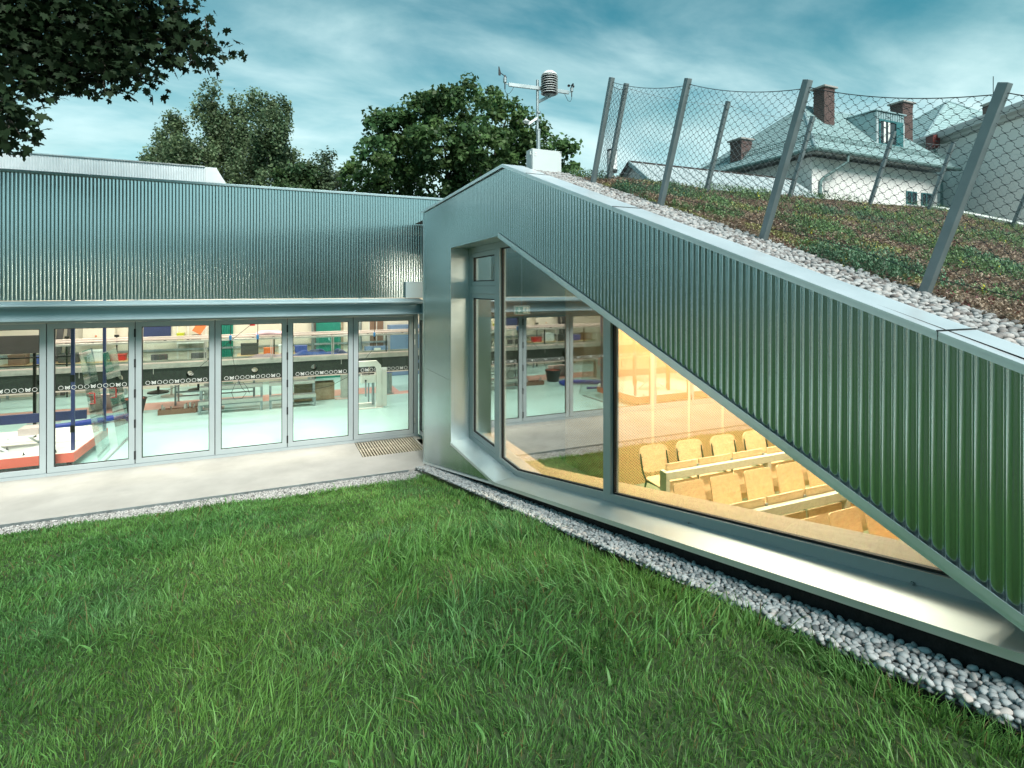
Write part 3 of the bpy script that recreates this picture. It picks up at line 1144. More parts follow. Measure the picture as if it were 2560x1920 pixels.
# coping in lengths with open seams
cuts = [0.03, -1.75, -3.35, -3.95, -5.42, -7.55, -9.6]
for i in range(len(cuts) - 1):
    ya, yb = cuts[i], cuts[i + 1] + 0.004
    za, zb = top_z(min(ya, 0)), top_z(yb)
    c = MB()
    c.prism([(ya, za), (yb, zb), (yb, zb + 0.016), (ya, za + 0.016)], "x", -0.034, 0.215)
    c.prism([(ya, za - 0.018), (yb, zb - 0.018), (yb, zb + 0.001), (ya, za + 0.001)], "x", -0.034, -0.030)
    c.build("coping", "alu_white", wing)
    if i in (2, 3, 4):
        MB().prism([(yb - 0.004, zb + 0.014), (yb + 0.002, zb + 0.0155), (yb + 0.002, zb + 0.0205), (yb - 0.004, zb + 0.019)], "x", -0.036, 0.216).build("coping_seam", "dark_metal", wing)

# window
win = bpy.data.objects.new("window", None); col.objects.link(win); win.parent = wing
DEP = 0.245


def reveal(p, q, th, name, m="alu_trim", drop=0.0):
    """folded sheet lining one edge of the opening, front edge 14 mm proud"""
    dy, dz = q[0] - p[0], q[1] - p[1]
    l = math.hypot(dy, dz)
    ny, nz = -dz / l * th, dy / l * th
    s = MB()
    n = 0
    s.v += [(-0.016, p[0], p[1] - drop), (-0.016, q[0], q[1] - drop), (DEP, q[0], q[1]), (DEP, p[0], p[1]),
            (-0.016, p[0] + ny, p[1] + nz - drop), (-0.016, q[0] + ny, q[1] + nz - drop), (DEP, q[0] + ny, q[1] + nz), (DEP, p[0] + ny, p[1] + nz)]
    for f in ((0, 1, 2, 3), (7, 6, 5, 4), (0, 4, 5, 1), (1, 5, 6, 2), (2, 6, 7, 3), (3, 7, 4, 0)):
        s.f.append(f)
    s.build(name, m, win)


reveal(F_, A_, 0.004, "reveal_panel")
reveal(A_, B_, 0.004, "soffit_panel", "canopy")
reveal(B_, T_, 0.020, "soffit_panel", "alu_white")
# front flange of the long slanting edge
fl = MB()
fl.prism([B_, (B_[0] - 0.02, B_[1] + 0.028), (T_[0], T_[1] + 0.034), T_], "x", -0.020, -0.017)
fl.build("edge_flange", "alu_white", win)


def sill_piece(p, q):
    s = MB()
    up = 0.030
    v = [(-0.024, p[0], p[1]), (-0.024, q[0], q[1]), (DEP, q[0], q[1] + up), (DEP, p[0], p[1] + up)]
    s.v += v + [(a_, b_, c_ - 0.006) for a_, b_, c_ in v] + [(-0.024, p[0], p[1] - 0.035), (-0.024, q[0], q[1] - 0.035), (-0.020, q[0], q[1] - 0.035), (-0.020, p[0], p[1] - 0.035)]
    s.f += [(0, 1, 2, 3), (7, 6, 5, 4), (2, 6, 7, 3), (0, 3, 7, 4), (1, 5, 6, 2), (0, 8, 9, 1), (8, 11, 10, 9), (4, 5, 10, 11)]
    s.build("sill", "alu_sill", win)


sill_piece(F_, (E_[0] + 0.002, E_[1]))
sill_piece((E_[0] - 0.002, E_[1]), (T_[0] - 0.02, T_[1]))

# frame following the opening, 30 mm above the sill
FP = [A_, (F_[0], F_[1] + 0.012), (E_[0], E_[1] + 0.012), (-7.90, E_[1] + 0.012 + SS * 4.80), (B_[0], B_[1] - 0.004)]
FI = inset(FP, 0.078)
x0w, x1w = DEP + 0.002, DEP + 0.075
MB().ring(FP, FI, "x", x0w, x1w).build("frame", "frame", win)
MU1, MU2 = (-2.49, -2.62), (-4.87, -4.975)


def bar_in(y0, y1):
    return clip(clip(FI, -1, 0, -y0), 1, 0, y1)


for (ya, yb) in (MU1, MU2):
    MB().prism(bar_in(ya, yb), "x", x0w - 0.004, x1w + 0.004).build("mullion", "frame", win)
colp = clip(FI, 1, 0, MU1[0])
MB().prism(clip(clip(colp, 0, 1, 2.765), 0, -1, -2.865), "x", x0w - 0.003, x1w + 0.003).build("transom", "frame", win)
panes = [(clip(colp, 0, 1, 2.865), True), (clip(colp, 0, -1, -2.765), True), (clip(clip(FI, -1, 0, -MU1[1]), 1, 0, MU2[0]), False), (clip(FI, -1, 0, -MU2[1]), False)]
for poly, casement in panes:
    if casement:
        inn = inset(poly, 0.062)
        MB().ring(inset(poly, 0.003), inn, "x", x0w + 0.006, x1w + 0.01).build("casement_frame", "frame", win)
        poly = inn
    g = inset(poly, 0.014)
    MB().ring(poly, g, "x", x0w + 0.022, x0w + 0.05).build("gasket", "black", win)
    MB().prism(poly, "x", x0w + 0.032, x0w + 0.040).build("pane", "glass_win", win)
for (sy, sz) in ((-3.05, 0.735), (-5.9, 1.278), (-7.3, 1.56)):
    MB().lathe((DEP - 0.006, sy, sz), [(0.004, -0.006), (0.007, 0.0), (0.007, 0.004)], 8).build("screw", "galv", win)

# timber board inside along the sill
tb = MB()
zz_ = lambda y: (E_[1] + SS * (E_[0] - y) if y < E_[0] else E_[1]) + 0.088
tb.prism([(-1.55, 0.80), (-3.1, zz_(-3.1)), (-7.75, zz_(-7.75)), (-7.75, zz_(-7.75) - 0.05), (-3.1, zz_(-3.1) - 0.05), (-1.55, 0.75)], "x", x1w + 0.012, 0.62)
tb.build("timber_sill", "wood_sill", win)

# roof shell of the wing
rf = MB()
rf.prism([(-0.04, 3.70), (-0.04, 4.02), (-3.35, 4.04), (-9.7, 4.04 - RS * 6.35), (-9.7, 3.60 - RS * 6.35), (-3.35, 3.70)], "x", 0.205, 7.40)
rf.build("roof_slab", "dark_grey", wing)
MB().box(0.44, 7.39, -0.03, 1.395, 3.45, 3.65).build("foyer_ceiling", "dark_grey", wing)
for i in range(3):
    fc = MB()
    ya, yb = -3.35 - i * 2.1, -3.35 - (i + 1) * 2.1 + 0.005
    fc.prism([(ya, top_z(ya) - 0.06), (yb, top_z(yb) - 0.06), (yb, top_z(yb) + 0.02), (ya, top_z(ya) + 0.02)], "x", 7.42, 7.85)
    fc.build("far_coping", "white_paint", wing)
MB().box(7.40, 7.6, -9.7, 1.4, -0.5, 1.9).build("east_wall", "block_wall", wing)
MB().prism([(-9.7, 1.9), (1.4, 1.9), (1.4, 3.99), (-3.35, 4.02), (-9.1, 1.98)], "x", 7.40, 7.6).build("east_gable", "block_wall", wing)


# ================================================================== ROOF: pebbles, sedum, fence, weather station
def roof_z(y):
    y = np.asarray(y, float)
    return np.where(y > -3.35, 4.095, 4.110 + RS * (y + 3.35))


rg = struct(grid_sheet("roof_gravel", np.linspace(0.20, 0.80, 5), np.linspace(-9.5, -3.30, 40), lambda x, y: roof_z(y) - 0.012, "fine_gravel_bed"))
P = scatter_bed(4000, (0.225, 0.76), (-9.2, -3.32), 0.012, 0.026, seed=8)
Zp = roof_z(P[:, 1]) + 0.012
lo = scatter_bed(2200, (0.215, 0.77), (-9.2, -3.32), 0.014, 0.026, seed=9)
lo = np.concatenate([lo, (roof_z(lo[:, 1]))[:, None]], 1)
place_pebbles(rg, P, Zp, P[:, 1] > -7.9, pebble_kinds("pebble_roof"), "pebble_roof", lo)

soil_f = lambda x, y: roof_z(y) + 0.004 + 0.05 * (vnoise(x + 9, y + 30, 1.6, 61) - 0.3) * np.clip((x - 0.74) / 0.3, 0, 1)
struct(grid_sheet("roof_substrate", np.linspace(0.74, 7.42, 60), np.linspace(-9.5, -3.2, 60), soil_f, "roof_soil"))
struct(MB().quad((0.2, -3.36, 4.096), (7.4, -3.36, 4.096), (7.4, 1.42, 4.03), (0.2, 1.42, 4.03)).build("roof_flat", "fine_gravel_bed"))


def sedum_field():
    V, F, Lt, C = [], [], [], []
    r_ = np.random.default_rng(77)
    n = 30000
    x = 0.74 + 6.6 * r_.random(n) ** 1.25
    y = r_.uniform(-8.6, -3.42, n)
    d = np.hypot(x - CAM.x, y - CAM.y)
    keep = r_.random(n) < np.clip((5.2 / d) ** 1.2, 0.25, 1)
    x, y = x[keep], y[keep]
    n = len(x)
    z = soil_f(x, y)
    pa = vnoise(x + 9, y + 30, 2.3, 71)
    pb = vnoise(x + 9, y + 30, 6.3, 72)
    kind = pa + 0.55 * (pb - 0.5) + r_.normal(0, 0.06, n)
    g = kind > 0.48
    yel = (r_.random(n) < 0.012) & g
    hgt = np.where(g, r_.uniform(0.025, 0.05, n) + 0.05 * np.clip((kind - 0.47) / 0.22, 0, 1), r_.uniform(0.015, 0.045, n)) * (0.7 + 0.6 * pb)
    base = np.where(g[:, None], np.array((0.135, 0.220, 0.100)), np.array((0.290, 0.225, 0.165)))
    lime = (vnoise(x + 9, y + 30, 2.9, 73) > 0.68) & ~g
    base[lime] = np.array((0.30, 0.30, 0.13))
    wine = (r_.random(n) < 0.08) & ~g
    base[wine] = np.array((0.16, 0.055, 0.055))
    blue = (vnoise(x + 9, y + 30, 1.2, 74) > 0.6) & g
    base[blue] = np.array((0.10, 0.185, 0.11))
    base[yel] = np.array((0.42, 0.38, 0.04))
    base = base * r_.uniform(0.7, 1.5, (n, 1)) * (0.85 + 0.5 * vnoise(x + 9, y + 30, 8.0, 75))[:, None]
    K = 11
    for k in range(K):
        az = r_.uniform(0, 2 * np.pi, n)
        lev = k / K
        el = np.where(g, r_.uniform(0.15, 1.25, n), r_.uniform(0.0, 1.1, n))
        ln = np.where(g, r_.uniform(0.013, 0.027, n), r_.uniform(0.009, 0.018, n))
        bz = z + hgt * lev
        bx = x + r_.normal(0, 0.011, n) * (1.4 - lev)
        by = y + r_.normal(0, 0.011, n) * (1.4 - lev)
        dx, dy, dz = np.cos(az) * np.cos(el), np.sin(az) * np.cos(el), np.sin(el)
        w = ln * np.where(g, 0.22, 0.42)
        sx, sy = -np.sin(az) * w, np.cos(az) * w
        v = np.zeros((n, 4, 3))
        v[:, 0] = np.stack([bx, by, bz], -1)
        v[:, 1] = np.stack([bx + dx * ln * 0.5 + sx, by + dy * ln * 0.5 + sy, bz + dz * ln * 0.5], -1)
        v[:, 2] = np.stack([bx + dx * ln, by + dy * ln, bz + dz * ln], -1)
        v[:, 3] = np.stack([bx + dx * ln * 0.5 - sx, by + dy * ln * 0.5 - sy, bz + dz * ln * 0.5], -1)
        c = np.repeat((base * r_.uniform(0.75, 1.3, (n, 1)))[:, None], 4, 1)
        V.append(v.reshape(-1, 3)); C.append(c.reshape(-1, 3))
    V, C = np.concatenate(V), np.concatenate(C)
    nf = len(V) // 4
    o = np_mesh("sedum_planting", V, np.arange(nf * 4), np.full(nf, 4), "sedum", None, C)
    stuff(o)
    o["label"] = "green and russet sedum covering the sloping roof"


sedum_field()

# ---- fence of square posts and cable net
fence = thing("cable_net_fence", "steel post fence with knotted cable net around the planted roof", "fence")
ncv = Vector((0, -0.333, 0.943)).normalized()
front = [(0.72, -3.95), (0.72, -5.01), (0.72, -6.07), (0.74, -7.06), (0.76, -8.05)]
rear = [(1.14, -3.60), (2.50, -3.66), (3.85, -3.70), (5.50, -3.66), (6.95, -3.62), (7.05, -4.62), (7.05, -5.62), (7.05, -6.6)]


def post_base(p):
    return Vector((p[0], p[1], float(roof_z(p[1]))))


for p in front + rear:
    b = post_base(p)
    m = MB()
    m.bar(b - ncv * 0.05, b + ncv * 1.04, 0.044, 0.044, (0, 1, 0))
    m.build("post", "post", fence, bevel=0.003)


def net(p, q, n, rows, sag=0.042, rad=0.0019, m="wire", off=Vector((0.025, 0, 0)), knots=True):
    b0, b1 = post_base(p) + off, post_base(q) + off
    t0, t1 = b0 + ncv * 1.0, b1 + ncv * 1.0
    b0, b1 = b0 + ncv * 0.10, b1 + ncv * 0.10

    def S(u, v):
        t = t0.lerp(t1, u) - ncv * (sag * 4 * u * (1 - u))
        b = b0.lerp(b1, u) + ncv * (sag * 0.6 * 4 * u * (1 - u))
        w = b.lerp(t, v)
        w.x += 0.02 * math.sin(3 * u + 5 * v)
        return w
    mb = MB()
    kb = MB()
    # wires zigzag between knots
    for i in range(-rows, n + rows):
        for sg in (1, -1):
            pts = []
            steps = rows * (3 if knots else 1)
            for s in range(steps + 1):
                v = s / steps
                uu = (i + sg * v * rows / 2 * 2 * 0.5 + (0 if sg == 1 else rows / 2)) / n
                # the strands bulge between knots
                ph = v * rows * math.pi
                uu += (sg * 0.10 / n * math.sin(2 * ph) if knots else 0)
                if 0 <= uu <= 1:
                    pts.append(S(uu, v))
                elif pts:
                    break
            if len(pts) > 1:
                mb.tube(pts, rad, 3, cap=False)
    for r_i in range(1, rows):
        v = r_i / rows
        for i in range(n + 1):
            u = (i + (0.5 if r_i % 2 else 0)) / n
            if 0.01 < u < 0.99 and knots:
                c = S(u, v)
                h = rad * 2.6
                k = len(kb.v)
                kb.v += [tuple(c + Vector(e)) for e in ((h, 0, 0), (-h, 0, 0), (0, h * 1.6, 0), (0, -h * 1.6, 0), (0, 0, h), (0, 0, -h))]
                for f in ((0, 2, 4), (2, 1, 4), (1, 3, 4), (3, 0, 4), (2, 0, 5), (1, 2, 5), (3, 1, 5), (0, 3, 5)):
                    kb.f.append(tuple(k + e for e in f))
    nb = mb.build("cable_net", m, fence)
    if knots:
        stuff(kb.build("net_knots", m, nb))
    stuff(nb)
    tc_ = MB()
    tc_.tube([S(u / 16, 1.0) for u in range(17)], rad * 1.9, 6)
    tc_.build("top_cable", m, fence)
    tc_ = MB()
    tc_.tube([S(u / 16, 0.0) for u in range(17)], rad * 1.4, 5)
    tc_.build("bottom_cable", m, fence)


for i in range(len(front) - 1):
    net(front[i], front[i + 1], 15, 32, rad=0.0014)
net(front[0], rear[0], 7, 28, rad=0.0015, off=Vector((0.0, 0.0, 0)))
for i in range(len(rear) - 1):
    net(rear[i], rear[i + 1], 15, 24, rad=0.0010, m="wire_pale", knots=False, off=Vector((0.0, 0.0, 0)))

# ---- control cabinet and weather mast
cabn = thing("control_cabinet", "pale grey metal cabinet standing on the roof ridge below the weather mast", "cabinet", (0.32, -3.35, 4.085))
MB().box(0, 0.365, 0, 0.145, 0.03, 0.285).build("body", "cab", cabn, bevel=0.004)
MB().box(0.004, 0.361, -0.012, -0.001, 0.034, 0.281).build("door", "cab", cabn, bevel=0.003)
MB().box(0.028, 0.052, -0.017, -0.012, 0.205, 0.243).build("lock", "white_plastic", cabn)
MB().box(0.036, 0.044, -0.019, -0.0175, 0.220, 0.228).build("keyhole", "lens_dark", cabn)
MB().lathe((0.345, -0.013, 0.268), [(0.006, 0.0), (0.006, -0.004)], 10, "y").build("plug", "lens_dark", cabn)
MB().box(-0.012, -0.001, 0.02, 0.04, 0.22, 0.26).build("side_clip", "cab", cabn)
for fx_ in (0.02, 0.33):
    MB().box(fx_, fx_ + 0.02, 0.05, 0.07, -0.02, 0.03).build("foot", "galv", cabn)

ws = thing("weather_mast", "weather station mast with wind vane, louvred shield and cup anemometer on cross arm", "weather station", (0.50, -3.15, 4.03))
MB().tube([(0, 0, 0), (0, 0, 0.62)], 0.0235, 14).build("lower_pole", "galv", ws, smooth=True)
MB().tube([(-0.012, 0, 0.56), (-0.012, 0, 1.18)], 0.015, 12).build("upper_pole", "galv", ws, smooth=True)
for cz_ in (0.60, 0.71, 0.80):
    MB().lathe((0, 0, cz_), [(0.027, 0), (0.027, 0.02)], 14).build("clamp", "galv", ws)
cl = MB()
MB().bar((-0.37, 0, 1.075), (-0.01, -0.02, 1.08), 0.022, 0.040).build("cross_arm", "galv", ws, bevel=0.002)
MB().bar((-0.01, -0.02, 1.08), (0.385, -0.02, 1.088), 0.022, 0.040).build("cross_arm", "galv", ws, bevel=0.002)
# louvred radiation shield
sh = bpy.data.objects.new("radiation_shield", None); col.objects.link(sh); sh.parent = ws; sh.location = (0.105, -0.07, 1.005)
prof = [(0.02, 0.272), (0.055, 0.262), (0.085, 0.235), (0.090, 0.222), (0.02, 0.222)]
MB().lathe((0, 0, 0), prof[::-1], 28).build("cap", "white_plastic", sh, smooth=True)
for i in range(8):
    zc = 0.012 + i * 0.0265
    MB().lathe((0, 0, zc), [(0.070, 0.013), (0.096, 0.0), (0.098, 0.003), (0.075, 0.017)], 28).build("louvre", "white_plastic", sh)
MB().lathe((0, 0, 0.0), [(0.072, 0.0), (0.072, 0.222)], 24).build("core", "lens_dark", sh)
MB().lathe((0, 0, -0.03), [(0.016, 0.0), (0.02, 0.02), (0.06, 0.028), (0.06, 0.031)], 16).build("sensor_head", "galv", sh)
MB().bar((-0.11, 0.07, -0.075), (-0.02, 0.0, -0.028), 0.018, 0.030).build("bracket", "galv", sh)


def loop_cable(pts):
    return MB().tube(pts, 0.0028, 6)


# wind vane
wv = bpy.data.objects.new("wind_vane", None); col.objects.link(wv); wv.parent = ws; wv.location = (-0.415, 0, 1.085)
MB().tube([(0, 0, -0.065), (0, 0, -0.005)], 0.007, 8).build("plug", "lens_dark", wv)
MB().lathe((0, 0, 0), [(0.013, 0.0), (0.020, 0.008), (0.020, 0.055), (0.014, 0.065)], 14).build("housing", "galv", wv)
MB().lathe((0, 0, 0.066), [(0.012, 0.0), (0.010, 0.02)], 12).build("bearing", "lens_dark", wv)
MB().tube([(0.022, 0, 0.066), (-0.045, 0, 0.100)], 0.0045, 6).build("boom", "lens_dark", wv)
MB().prism([(-0.045, 0.098), (-0.055, 0.072), (-0.078, 0.075), (-0.078, 0.172), (-0.068, 0.172)], "y", -0.0015, 0.0015).build("tail", "lens_dark", wv)
MB().bar((0.0, 0, -0.004), (0.06, 0, -0.008), 0.01, 0.008).build("holder", "galv", wv)
loop_cable([(0, 0, -0.06), (0.004, 0, -0.095), (0.025, 0, -0.115), (0.055, 0, -0.108), (0.085, 0, -0.07), (0.11, 0, -0.02)]).build("cable", "cable", wv)
# cup anemometer
ca = bpy.data.objects.new("anemometer", None); col.objects.link(ca); ca.parent = ws; ca.location = (0.425, -0.02, 1.10)
MB().tube([(0, 0, -0.055), (0, 0, 0.0)], 0.006, 8).build("plug", "lens_dark", ca)
MB().lathe((0, 0, 0), [(0.012, 0.0), (0.018, 0.006), (0.018, 0.048), (0.010, 0.058)], 14).build("housing", "galv", ca)
MB().lathe((0, 0, 0.058), [(0.007, 0.0), (0.007, 0.026)], 10).build("spindle", "lens_dark", ca)
for k in range(3):
    an = 0.5 + k * 2.094
    c_, s_ = math.cos(an), math.sin(an)
    MB().tube([(0, 0, 0.074), (c_ * 0.03, s_ * 0.03, 0.074)], 0.0025, 5).build("arm", "lens_dark", ca)
    cu = MB().lathe((0, 0, 0), [(0.002, 0.014), (0.012, 0.010), (0.0165, 0.0), (0.015, 0.0), (0.010, 0.008), (0.001, 0.012)], 12)
    o = cu.build("cup", "lens_dark", ca, smooth=True)
    o.location = (c_ * 0.034, s_ * 0.034, 0.074)
    o.rotation_euler = (R(90), 0, an)
MB().bar((-0.05, 0, -0.004), (0, 0, -0.002), 0.01, 0.008).build("holder", "galv", ca)
loop_cable([(0, 0, -0.05), (0.0, 0, -0.085), (-0.02, 0, -0.115), (-0.05, 0, -0.11), (-0.08, 0, -0.06), (-0.11, 0, -0.01)]).build("cable", "cable", ca)
# pyranometer arm to the other side
MB().bar((-0.01, 0, 0.75), (-0.14, -0.02, 0.655), 0.022, 0.026).build("side_arm", "white_plastic", ws, bevel=0.002)
MB().lathe((-0.165, -0.02, 0.66), [(0.012, 0.0), (0.026, 0.01), (0.040, 0.022), (0.040, 0.027), (0.022, 0.034), (0.014, 0.05), (0.002, 0.056)], 18).build("pyranometer", "white_plastic", ws, smooth=True)

rgauge = thing("rain_gauge", "white cylindrical rain gauge on the roof behind the fence", "rain gauge", (1.86, -2.62, 4.10))
MB().lathe((0, 0, 0.30), [(0.060, 0.0), (0.068, 0.006), (0.068, 0.25), (0.066, 0.252)], 24).build("cylinder", "white_plastic", rgauge)
MB().lathe((0, 0, 0.552), [(0.070, 0.0), (0.070, 0.022), (0.060, 0.022), (0.058, 0.002)], 24).build("rim", "lens_dark", rgauge)
MB().lathe((0, 0, 0.27), [(0.064, 0.0), (0.070, 0.004), (0.070, 0.03)], 24).build("base_ring", "lens_dark", rgauge)
MB().lathe((0, 0, 0.0), [(0.05, 0.0), (0.05, 0.01), (0.022, 0.012), (0.022, 0.27)], 14).build("stand", "galv", rgauge)


# ================================================================== HALL INTERIOR
def s_box(name, m, *b):
    return struct(MB().box(*b).build(name, m))


HYB = 9.5
hf = s_box("hall_floor", "hall_floor", HX0, 2.6, 1.745, HYB, -0.3, 0.0)
MB().box(-9.0, 1.0, 6.35, 7.25, 0.0, 0.004).build("floor_strip", "pink_floor", hf)
MB().box(0.55, 1.45, 5.95, 6.345, 0.0, 0.004).build("floor_strip", "pink_floor", hf)
hw = s_box("hall_wall_back", "cream_wall", HX0, 2.6, HYB, HYB + 0.2, -0.3, 4.1)
s_box("hall_wall_left", "cream_wall", HX0 - 0.2, HX0, 1.49, HYB, -0.3, 4.1)
s_box("hall_wall_right", "cream_wall", 2.6, 2.8, 1.745, HYB, -0.3, 4.1)
s_box("hall_ceiling", "ceil", HX0, 2.6, 1.79, HYB, 3.95, 4.1)


def ceiling_light(x, y, z, lx, ly, watt, color, label, tilt=0.0, group="ceiling lights of the hall"):
    t = thing("ceiling_light", label, "light", (x, y, z), 0, group)
    MB().box(-lx / 2 - 0.02, lx / 2 + 0.02, -ly / 2 - 0.02, ly / 2 + 0.02, 0.01, 0.06).build("housing", "white_paint", t)
    ld = bpy.data.lights.new("lamp", "AREA")
    ld.shape = "RECTANGLE"
    ld.size, ld.size_y = lx, ly
    ld.energy = watt
    ld.color = color
    lo_ = bpy.data.objects.new("lamp", ld)
    lo_.location = (0, 0, 0.004)
    lo_.parent = t
    col.objects.link(lo_)
    t.rotation_euler = (tilt, 0, 0)
    return t


for (lx_, ly_, lb_) in ((-9.2, 4.6, "over the far end of the flume"), (-6.2, 4.6, "over the white test platform"), (-3.2, 4.6, "over the step benches"), (-0.2, 4.6, "over the white press"),
                        (-6.2, 8.0, "before the cream electrical cabinet"), (-3.0, 8.0, "before the teal curtain"), (0.4, 8.0, "before the brown shutter")):
    ceiling_light(lx_, ly_, 3.7, 1.8, 0.3, 28, (1.0, 0.93, 0.80), "long luminaire under the hall ceiling " + lb_)
for lx_, lb_ in ((-7.2, "first glass door"), (-4.0, "third glass door"), (-0.9, "last glass door")):
    ceiling_light(lx_, 2.35, 3.7, 1.6, 0.25, 18, (1.0, 0.88, 0.66), "long luminaire under the ceiling just behind the " + lb_)

# ---- flume
fy = 5.80
flume = thing("test_flume", "long steel water flume with glass sides and dark perforated girder", "flume", (0, 0, 0))


def plate_holes(x0, x1, z0, z1, holes, r, y0, y1):
    """plate in the x-z plane with round openings, real thickness"""
    m = MB()
    xs = sorted(holes)
    edges = [x0] + [(xs[i] + xs[i + 1]) / 2 for i in range(len(xs) - 1)] + [x1]
    n = 28
    for k, (cx, cz) in enumerate([(h, holes[h]) for h in xs]):
        a0, a1 = edges[k], edges[k + 1]
        for yy in (y0, y1):
            base = len(m.v)
            for i in range(n):
                an = 2 * math.pi * i / n
                c_, s_ = math.cos(an), math.sin(an)
                t = 1e9
                if c_ > 1e-6: t = min(t, (a1 - cx) / c_)
                if c_ < -1e-6: t = min(t, (a0 - cx) / c_)
                if s_ > 1e-6: t = min(t, (z1 - cz) / s_)
                if s_ < -1e-6: t = min(t, (z0 - cz) / s_)
                m.v += [(cx + r * c_, yy, cz + r * s_), (cx + t * c_, yy, cz + t * s_)]
            for i in range(n):
                j = (i + 1) % n
                m.f.append((base + 2 * i, base + 2 * i + 1, base + 2 * j + 1, base + 2 * j))
            # corner fills
            for (qx, qz) in ((a0, z0), (a1, z0), (a1, z1), (a0, z1)):
                best = sorted(range(n), key=lambda i: (m.v[base + 2 * i + 1][0] - qx) ** 2 + (m.v[base + 2 * i + 1][2] - qz) ** 2)
                sx = [i for i in range(n) if abs(m.v[base + 2 * i + 1][0] - qx) < 1e-6]
                sz = [i for i in range(n) if abs(m.v[base + 2 * i + 1][2] - qz) < 1e-6]
                if sx and sz:
                    i1 = min(sx, key=lambda i: abs(m.v[base + 2 * i + 1][2] - qz))
                    i2 = min(sz, key=lambda i: abs(m.v[base + 2 * i + 1][0] - qx))
                    c0 = len(m.v)
                    m.v.append((qx, yy, qz))
                    if i1 != i2:
                        m.f.append((base + 2 * i1 + 1, c0, base + 2 * i2 + 1))
        # tube wall of the hole
        b2 = len(m.v)
        for i in range(n):
            an = 2 * math.pi * i / n
            m.v += [(cx + r * math.cos(an), y0, cz + r * math.sin(an)), (cx + r * math.cos(an), y1, cz + r * math.sin(an))]
        for i in range(n):
            j = (i + 1) % n
            m.f.append((b2 + 2 * i, b2 + 2 * j, b2 + 2 * j + 1, b2 + 2 * i + 1))
    return m


FX0, FX1 = -10.6, 2.2
hol = {x: 0.855 for x in (-9.34, -7.99, -6.64, -5.287, -3.936, -2.587, -1.240, 0.11, 1.46)}
plate_holes(FX0, FX1, 0.655, 1.022, hol, 0.075, fy, fy + 0.012).build("girder_plate", "black_beam", flume)
plate_holes(FX0, FX1, 0.655, 1.022, hol, 0.075, fy + 0.30, fy + 0.312).build("girder_plate", "black_beam", flume)
MB().box(FX0, FX1, fy - 0.03, fy + 0.34, 0.628, 0.654).build("bottom_flange", "pink_rail", flume)
MB().box(FX0, FX1, fy - 0.03, fy + 0.70, 1.024, 1.046).build("deck", "steel", flume)
MB().box(FX0, FX1, fy - 0.025, fy + 0.03, 1.048, 1.135).build("side_rail", "steel", flume, bevel=0.003)
MB().box(FX0, FX1, fy - 0.015, fy + 0.02, 1.137, 1.160).build("pane_holder", "pink_rail", flume)
MB().box(FX0, FX1, fy + 0.64, fy + 0.69, 1.048, 1.135).build("side_rail", "steel", flume)
MB().box(FX0, FX1, fy - 0.03, fy + 0.05, 1.595, 1.640).build("top_rail", "steel", flume, bevel=0.006)
MB().box(FX0, FX1, fy + 0.62, fy + 0.70, 1.600, 1.645).build("top_rail", "steel", flume, bevel=0.006)
MB().box(FX0, FX1, fy + 0.045, fy + 0.15, 1.655, 1.690).build("carriage_rail", "pink_rail", flume, bevel=0.003)
MB().box(FX0, FX1, fy + 0.56, fy + 0.66, 1.660, 1.694).build("carriage_rail", "pink_rail", flume, bevel=0.003)
px_ = -10.66
while px_ < 2.2:
    MB().box(px_ - 0.03, px_ - 0.008, fy - 0.04, fy - 0.031, 1.05, 1.60).build("stanchion", "steel", flume)
    MB().box(px_ + 0.008, px_ + 0.03, fy - 0.04, fy - 0.031, 1.05, 1.60).build("stanchion", "steel", flume)
    MB().box(px_ + 0.045, px_ + 0.075, fy + 0.625, fy + 0.66, 1.046, 1.60).build("stanchion", "dark_metal", flume)
    if px_ + 1.40 < 2.2:
        MB().box(px_ + 0.04, px_ + 1.37, fy + 0.0, fy + 0.008, 1.162, 1.594).build("side_pane", "glass_thin", flume)
    px_ += 1.408
for i in range(28):
    bx = FX0 + 0.3 + i * 0.45
    MB().box(bx, bx + 0.05, fy + 0.02, fy + 0.10, 1.641, 1.654).build("rail_clip", "dark_grey", flume)
for lx_ in (-9.70, -6.63, -3.56, -0.50):
    leg = MB().box(lx_ - 0.09, lx_ + 0.17, fy + 0.02, fy + 0.20, 0.032, 0.627).build("leg", "steel", flume)
    MB().box(lx_ - 0.24, lx_ + 0.32, fy - 0.02, fy + 0.26, 0.005, 0.030).build("foot_plate", "pink_rail", leg)
for sx_ in (-6.0, -4.65, -3.30, -1.95, -0.60):
    MB().box(sx_, sx_ + 0.012, fy - 0.010, fy - 0.001, 0.90, 1.02).build("bracket", "steel", flume)

